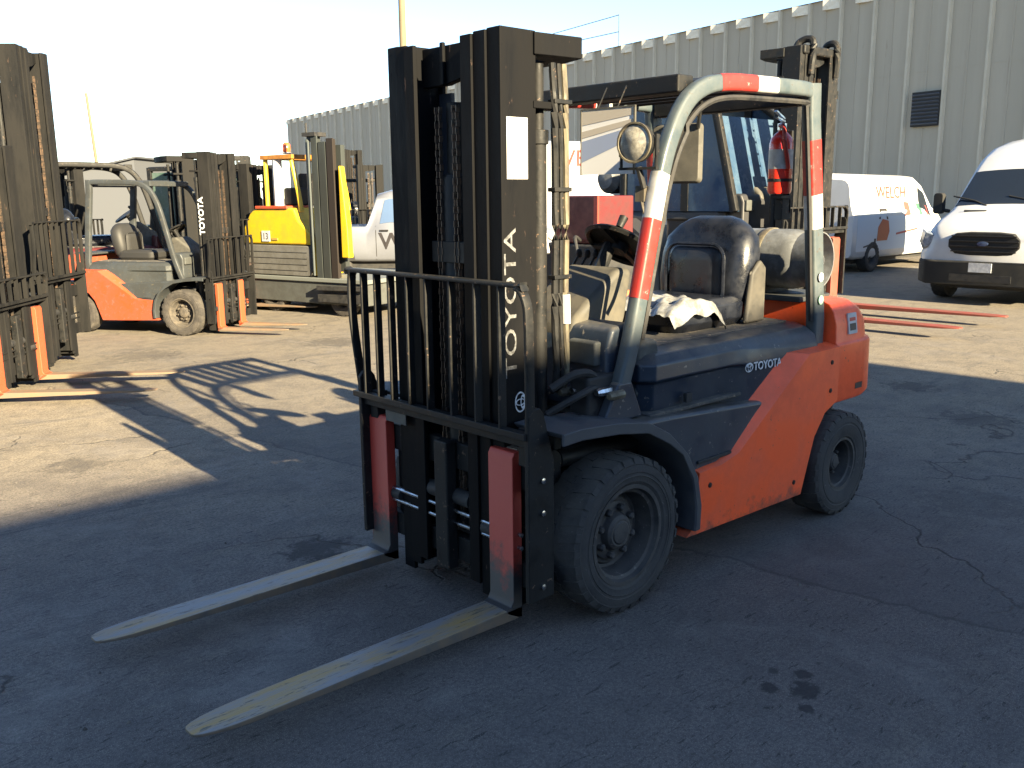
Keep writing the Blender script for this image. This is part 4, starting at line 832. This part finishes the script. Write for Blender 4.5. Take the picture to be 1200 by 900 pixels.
# ------------------------------------------------------------------ vans and pickup
def vsec(zb, zt, w_, wt, r=.12, crown=.03):
    """cross-section, right side bottom -> over the roof -> left side bottom: 25 points (y,z)"""
    zs = zb+(zt-zb)*.30; belt = zb+(zt-zb)*.52; h = []
    h.append((-w_*.93, zb)); h.append((-w_*.985, zb+.06)); h.append((-w_, zs)); h.append((-w_*.995, belt))
    h.append((-(w_*.35+wt*.65), belt+(zt-r-belt)*.45)); h.append((-(w_*.1+wt*.9), belt+(zt-r-belt)*.8)); h.append((-wt, zt-r))
    for k in (1, 2, 3): a = pi/2*k/3; h.append((-(wt-r+r*cos(a)), zt-r+r*sin(a)))
    h.append((-(wt-r)*.66, zt+crown*.6)); h.append((-(wt-r)*.33, zt+crown*.9)); h.append((0, zt+crown))
    return h+[(-y, z) for y, z in h[:-1]][::-1]
def conform(V_, o, off=.004):
    me = o.data; ys = [v.co.y for v in me.vertices]; y0 = max(ys)
    for v in me.vertices:
        lo, hi = 0., 9.5; sgn = -1 if v.co.y < 0 else 1
        for _ in range(22):
            t = (lo+hi)/2
            if V_.S(v.co.x, t).z < v.co.z: lo = t
            else: hi = t
        y = abs(V_.S(v.co.x, lo).y); ex = (y0-v.co.y) if sgn < 0 else (v.co.y-min(ys))
        v.co.y = sgn*(y+off+min(ex, .004))
    return o
class Van:
    def __init__(s, name, label, cat, loc, rz, st, paint, group=None):
        s.T = empty(name, label, cat, loc, rz, group); s.st = st
        e = MB(); e.loft([[(x, y, z) for y, z in vsec(*a)] for x, a in st]); s.body = e.build('body', paint, s.T, smooth=50)
    def S(s, x, t):
        st = s.st
        for (xa, a), (xb, b) in zip(st, st[1:]):
            if xb <= x <= xa:
                k = (xa-x)/(xa-xb) if xa != xb else 0
                A, B = vsec(*a), vsec(*b); n = len(A)-1; i = min(int(t), n-1); f = t-i
                p = [A[i][c]*(1-f)+A[i+1][c]*f for c in (0, 1)]; q = [B[i][c]*(1-f)+B[i+1][c]*f for c in (0, 1)]
                return Vector((x, p[0]*(1-k)+q[0]*k, p[1]*(1-k)+q[1]*k))
        return Vector((x, 0, 0))
    def patch(s, name, m, quad, off=.006, nx=8, ny=8, parent=None, thick=True):
        """quad: four (x,t) corners a,b,c,d bilinear"""
        e = MB(); vs = []; a, b, c, d = quad
        def Q(u, v): return ((a[0]*(1-u)+b[0]*u)*(1-v)+(d[0]*(1-u)+c[0]*u)*v, (a[1]*(1-u)+b[1]*u)*(1-v)+(d[1]*(1-u)+c[1]*u)*v)
        for lay in (off, -.004):
            for i in range(nx+1):
                for j in range(ny+1):
                    x, t = Q(i/nx, j/ny); p = s.S(x, t); h = .02
                    n = (s.S(x-h, t)-s.S(x+h, t)).cross(s.S(x, min(24, t+.1))-s.S(x, max(0, t-.1)))
                    n = n.normalized() if n.length > 1e-9 else Vector((0, 0, 1))
                    if n.dot(p-Vector((p.x, 0, .9))) < 0 and n.z < .3: n = -n
                    if n.z < -.2: n = -n
                    vs.append(p+n*lay)
        N_ = (nx+1)*(ny+1); fs = []
        for i in range(nx):
            for j in range(ny):
                k = i*(ny+1)+j; fs.append((k, k+ny+1, k+ny+2, k+1))
        ed = [i*(ny+1) for i in range(nx+1)]; ed += [nx*(ny+1)+j for j in range(1, ny+1)]; ed += [i*(ny+1)+ny for i in range(nx-1, -1, -1)]; ed += [j for j in range(ny-1, 0, -1)]
        for k in range(len(ed)): a_, b_ = ed[k], ed[(k+1) % len(ed)]; fs.append((a_, b_, b_+N_, a_+N_))
        e.add(vs, fs); return e.build(name, m, parent or s.body, smooth=50)
def car_wheel(par, x, y, R, s_, m=TYRE, r=RIM): return make_wheel(par, x, y, R, .22, R*.62, s_, m, r, 24, hub=.07)
BUMP = mat('black_bumper_plastic', (.014, .015, .016), .6, spec=.3, col2=(.025, .025, .024), amt=.4, scale=6, bump=.1)
# white full-size van facing the yard
st = [(0, (.40, .92, .70, .62, .08, .0)), (-.05, (.36, 1.02, .86, .74, .12, .01)), (-.16, (.34, 1.12, .94, .83, .14, .02)), (-.40, (.33, 1.21, .985, .87, .14, .03)), (-.85, (.33, 1.33, 1.0, .88, .12, .03)), (-1.0, (.33, 1.40, 1.0, .87, .10, .03)), (-1.55, (.33, 1.98, 1.01, .80, .10, .03)), (-1.72, (.33, 2.12, 1.01, .80, .12, .04)), (-2.0, (.33, 2.27, 1.01, .80, .16, .06)), (-2.5, (.33, 2.38, 1.01, .80, .18, .06)), (-5.6, (.33, 2.42, 1.01, .80, .18, .06)), (-5.75, (.36, 2.36, .98, .78, .16, .05))]
V = Van('van', 'white high roof delivery van facing the yard at the right edge', 'van', (-11.15, -2.36, 0), radians(0), st, WPAINT)
V.patch('windscreen', GLASS, ((-.97, 8.0), (-.97, 16.0), (-1.47, 15.7), (-1.47, 8.3)))
for y_ in (.45, -.35):
    e = MB(); e.tube([(-.93, y_, 1.39), (-1.02, y_-.2, 1.46), (-1.08, y_-.55, 1.53)], .012, 6); e.build('wiper', BUMP, V.T)
for s_ in (1, -1):
    t0, t1 = (20.6, 18.2) if s_ > 0 else (3.4, 5.8)
    V.patch('side_window', GLASS, ((-1.15, t0), (-1.95, t0), (-1.95, t1), (-1.55, t1)))
    # headlight
    e = MB(); e.loft([[(.0+dx, s_*(yy), zz) for yy, zz in hl] for dx, hl in ((-.26, [(.70, .98), (.955, 1.02), (.99, .86), (.955, .76), (.74, .84)]), (-.115, [(.66, .98), (.92, 1.07), (.955, .88), (.90, .77), (.72, .84)]), (-.055, [(.67, .965), (.84, 1.02), (.88, .88), (.84, .80), (.73, .85)]))])
    e.build('headlight', mat('headlight_glass', (.14, .17, .22), .06, .1, col2=(.34, .37, .42), amt=.4, scale=12, coat=1), V.T, bevel=.012)
    e = MB(); e.prism([(y, z) for y, z in rrect(.16, .016, .012, 3, s_*.42, 0)], 'x', -.02, .012); hv = e.build('hood_vent', DRK, V.T); hv.location = (-.80, 0, 1.345); hv.rotation_euler = (0, radians(70), 0); hv.location = (-.70, 0, 1.315); hv.rotation_euler = (0, radians(-72), 0)
    e = MB(); e.prism([(y, z) for y, z in rrect(.075, .16, .05, 4, s_*1.17, 1.42)], 'x', -1.28, -1.16); e.tube([(-1.22, s_*1.0, 1.30), (-1.22, s_*1.12, 1.32)], .03, 8); e.build('wing_mirror', BUMP, V.T, bevel=.02)
    car_wheel(V.T, -.98, s_*.88, .34, s_); car_wheel(V.T, -4.5, s_*.88, .34, s_)
e = MB(); gr = [(-.50, .93), (-.40, 1.02), (-.2, 1.04), (.2, 1.04), (.40, 1.02), (.50, .93), (.50, .82), (.40, .72), (.2, .70), (-.2, .70), (-.40, .72), (-.50, .82)]
e.prism(gr, 'x', -.06, .012, [(y*.96, .87+(z-.87)*.94) for y, z in gr]); g_ = e.build('grille', BUMP, V.T, bevel=.01)
for k in range(4):
    hwid = (.44, .47, .47, .44)[k]; e = MB(); e.box(.012, .03, -hwid, hwid, .755+k*.072, .772+k*.072); e.build('grille_bar', mat('grille_dark', (.012, .012, .013), .3), g_, bevel=.004)
e = MB(); e.lathe([(.075, 0), (.075, .012), (.001, .016)], ax='x', c=(.03, 0, 0), n=24); em = e.build('emblem', mat('emblem_navy', (.04, .06, .12), .2), g_); em.scale = (1, 1, .45); em.location = (0, 0, .875)
e = MB(); L_ = []
for dx, hw_, z0, z1 in ((-.30, .99, .36, .64), (-.10, .93, .30, .635), (.02, .80, .28, .625), (.045, .60, .28, .62)):
    L_.append([(dx, -hw_, z0), (dx, -hw_, z1), (dx, hw_, z1), (dx, hw_, z0)])
e.loft(L_); bp_ = e.build('bumper', BUMP, V.T, bevel=.03, seg=3)
e = MB(); e.box(.046, .056, -.42, .42, .34, .44); e.build('bumper_intake', DRK, bp_)
e = MB(); e.box(.047, .062, -.155, .155, .475, .605); e.build('number_plate', mat('plate_grey', (.45, .47, .50), .5, col2=(.3, .32, .36), amt=.5, scale=20), bp_)
e = MB(); e.box(-5.2, -.4, -.8, .8, .20, .36); e.build('underbody', DRK, V.T)

# low white wrapped van beside the wall
st2 = [(0, (.34, .90, .62, .55, .08, 0)), (-.12, (.30, 1.05, .80, .66, .12, .01)), (-.5, (.28, 1.18, .88, .74, .12, .02)), (-.8, (.28, 1.30, .89, .72, .12, .02)), (-1.45, (.28, 1.80, .90, .74, .16, .03)), (-1.8, (.28, 1.93, .90, .76, .18, .04)), (-4.6, (.28, 1.95, .90, .78, .18, .04)), (-4.75, (.32, 1.85, .88, .76, .18, .02))]
V2 = Van('van', 'low white panel van with forklift pictures parked under the wall vent', 'van', (-19.6, -7.1, 0), radians(180), st2, WPAINT)
# this van's right flank (local -y) faces the yard
GB = mat('wrap_shade_blue', (.40, .46, .52), .35); 
def flank(V_, pts, m, nm, par=None, yoff=.905, s_=-1):
    e = MB(); e.prism(pts, 'y', s_*(yoff), s_*(yoff+.004)); return e.build(nm, m, par or V_.body)
pw = V2.patch('wrap_shade', GB, ((-1.0, 1.2), (-4.6, 1.2), (-4.6, 3.1), (-1.3, 3.7)), off=.003, nx=16)  # pale blue paints the shade below the diagonal into the lower wrap
V2.patch('side_window', GLASS, ((-1.0, 3.5), (-1.75, 3.5), (-1.75, 5.6), (-1.35, 5.6)), off=.01)
conform(V2, text('WELCH', 'van_lettering', LETR, V2.body, .34, (-3.70, -.965, 1.48), (1, 0, 0), (0, 0, 1), .001, .005, 1.15))
# printed forklift picture
for pts, m in (([(-3.75, .62), (-3.30, .62), (-3.22, .80), (-3.28, 1.02), (-3.55, 1.06), (-3.72, .90)], mat('print_orange', (.34, .10, .05), .4)),
               ([(-3.86, .55), (-3.78, .55), (-3.78, 1.22), (-3.86, 1.22)], LETK), ([(-3.70, 1.06), (-3.64, 1.06), (-3.60, 1.22), (-3.40, 1.22), (-3.36, 1.05), (-3.30, 1.05), (-3.34, 1.27), (-3.66, 1.27)], LETK),
               ([(-4.30, .50), (-3.80, .56), (-3.80, .60), (-4.30, .53)], LETK),
               ([(-2.55, 1.10), (-2.25, 1.12), (-2.28, 1.38), (-2.48, 1.40)], mat('print_rust', (.30, .07, .06), .4)), ([(-1.95, 1.10), (-1.68, 1.12), (-1.70, 1.35), (-1.90, 1.36)], mat('print_green', (.05, .12, .09), .4)),
               ([(-1.5, 1.05), (-1.3, 1.07), (-1.32, 1.30), (-1.46, 1.32)], mat('print_rust', (.3, .07, .06), .4)),
               ([(-2.9, .72), (-1.9, .80), (-1.9, .84), (-2.9, .76)], mat('print_rust', (.3, .07, .06), .4))):
    conform(V2, flank(V2, pts, m, 'printed_picture', pw, yoff=.908), .006)
for s_ in (1, -1): car_wheel(V2.T, -.85, s_*.80, .31, s_); car_wheel(V2.T, -3.9, s_*.80, .31, s_)
e = MB(); e.box(-4.4, -.4, -.7, .7, .18, .30); e.build('underbody', DRK, V2.T)

# white lettered van behind the main mast
V3 = Van('van', 'tall white van with red lettering half hidden behind the foreground mast', 'van', (-12.9, -9.1, 0), radians(137), [(x, (a[0], a[1]*1.12 if a[1] > 1.3 else a[1], a[2], a[3], a[4], a[5])) for x, a in [(-3.95 if x == -5.6 else -4.08 if x == -5.75 else x, a) for x, a in st]], WPAINT)
V3.T.location = (-14.0, -9.25, 0); V3.T.rotation_euler = (0, 0, radians(131.6))
conform(V3, text('WELCH', 'van_lettering', LETR, V3.body, .46, (-3.15, -.97, 2.20), (1, 0, 0), (0, 0, 1), .001, .004, 1.0))
V3.patch('windscreen', GLASS, ((-.99, 8.1), (-.99, 15.9), (-1.60, 15.6), (-1.60, 8.4)))
V3.patch('side_window', GLASS, ((-1.15, 3.4), (-1.95, 3.4), (-1.95, 5.8), (-1.55, 5.8)))
for s_ in (1, -1): car_wheel(V3.T, -.98, s_*.88, .34, s_); car_wheel(V3.T, -3.2, s_*.88, .34, s_)
# pickup
sp_ = [(0, (.50, .85, .70, .62, .08, 0)), (-.10, (.45, .98, .84, .76, .10, .01)), (-.5, (.42, 1.06, .91, .80, .10, .03)), (-1.25, (.42, 1.12, .92, .80, .10, .03)), (-1.35, (.42, 1.15, .92, .78, .08, .02)), (-1.85, (.42, 1.60, .92, .68, .10, .03)), (-2.1, (.42, 1.70, .92, .66, .12, .03)), (-3.2, (.42, 1.72, .92, .66, .12, .03)), (-3.45, (.42, 1.66, .92, .66, .12, .02)), (-3.62, (.42, 1.12, .92, .84, .05, .0)), (-3.66, (.42, 1.07, .92, .86, .03, .0)), (-5.2, (.45, 1.07, .92, .86, .03, .0)), (-5.25, (.48, 1.04, .90, .84, .03, 0))]
PK = Van('pickup_truck', 'silver crew cab pickup with dark door lettering behind the yellow loader', 'pickup truck', (-10.45, -10.04, 0), radians(137), sp_, SILV)
for s_ in (1, -1):
    A = lambda t: t if s_ < 0 else 24-t
    PK.patch('side_window', mat('window_blue', (.07, .11, .19), .06, coat=.6), ((-1.62, A(3.2)), (-2.48, A(3.2)), (-2.48, A(5.7)), (-1.98, A(5.7))), off=.008)
    PK.patch('side_window', MATS['window_blue'], ((-2.58, A(3.2)), (-3.38, A(3.2)), (-3.30, A(5.7)), (-2.58, A(5.7))), off=.008)
    for xx in (-1.45, -2.53, -3.45):
        PK.patch('door_seam', DRK, ((xx, A(.5)), (xx-.012, A(.5)), (xx-.012, A(3.1)), (xx, A(3.1))), off=.003, nx=1)
    for xx in (-2.42, -3.36):
        e = MB(); e.box(xx-.02, xx+.14, s_*.93-.012, s_*.93+.012, .98, 1.01); e.build('door_handle', BLK, PK.body, bevel=.004)
    e = MB(); e.box(-1.68, -1.56, s_*1.05-.10, s_*1.05+.06, 1.12, 1.28); e.build('wing_mirror', BLK, PK.T, bevel=.02)
    for xx in (-.95, -4.3): car_wheel(PK.T, xx, s_*.80, .36, s_, TYRE, mat('alloy_rim', (.45, .46, .48), .35, .6))
    g = MB(); g.prism([(-.95+.44*cos(pi*k/10), .44+.42*sin(pi*k/10)) for k in range(11)], 'y', s_*.90, s_*.935); g.build('wheel_arch', DRK, PK.body); g = MB(); g.prism([(-4.3+.44*cos(pi*k/10), .44+.42*sin(pi*k/10)) for k in range(11)], 'y', s_*.90, s_*.935); g.build('wheel_arch', DRK, PK.body)
PK.patch('windscreen', MATS['window_blue'], ((-1.38, 8.2), (-1.38, 15.8), (-1.83, 15.6), (-1.83, 8.4)))
conform(PK, text('W', 'door_lettering', LETK, PK.body, .42, (-4.02+.62, -.945, .66), (1, 0, 0), (0, 0, 1), .001, .008, 1.05))
conform(PK, text('ELCH', 'door_lettering', LETK, PK.body, .30, (-3.0, -.945, .67), (1, 0, 0), (0, 0, 1), .001, .006, 1.05))
e = MB(); e.box(-5.0, -.4, -.75, .75, .28, .46); e.build('underbody', DRK, PK.T)
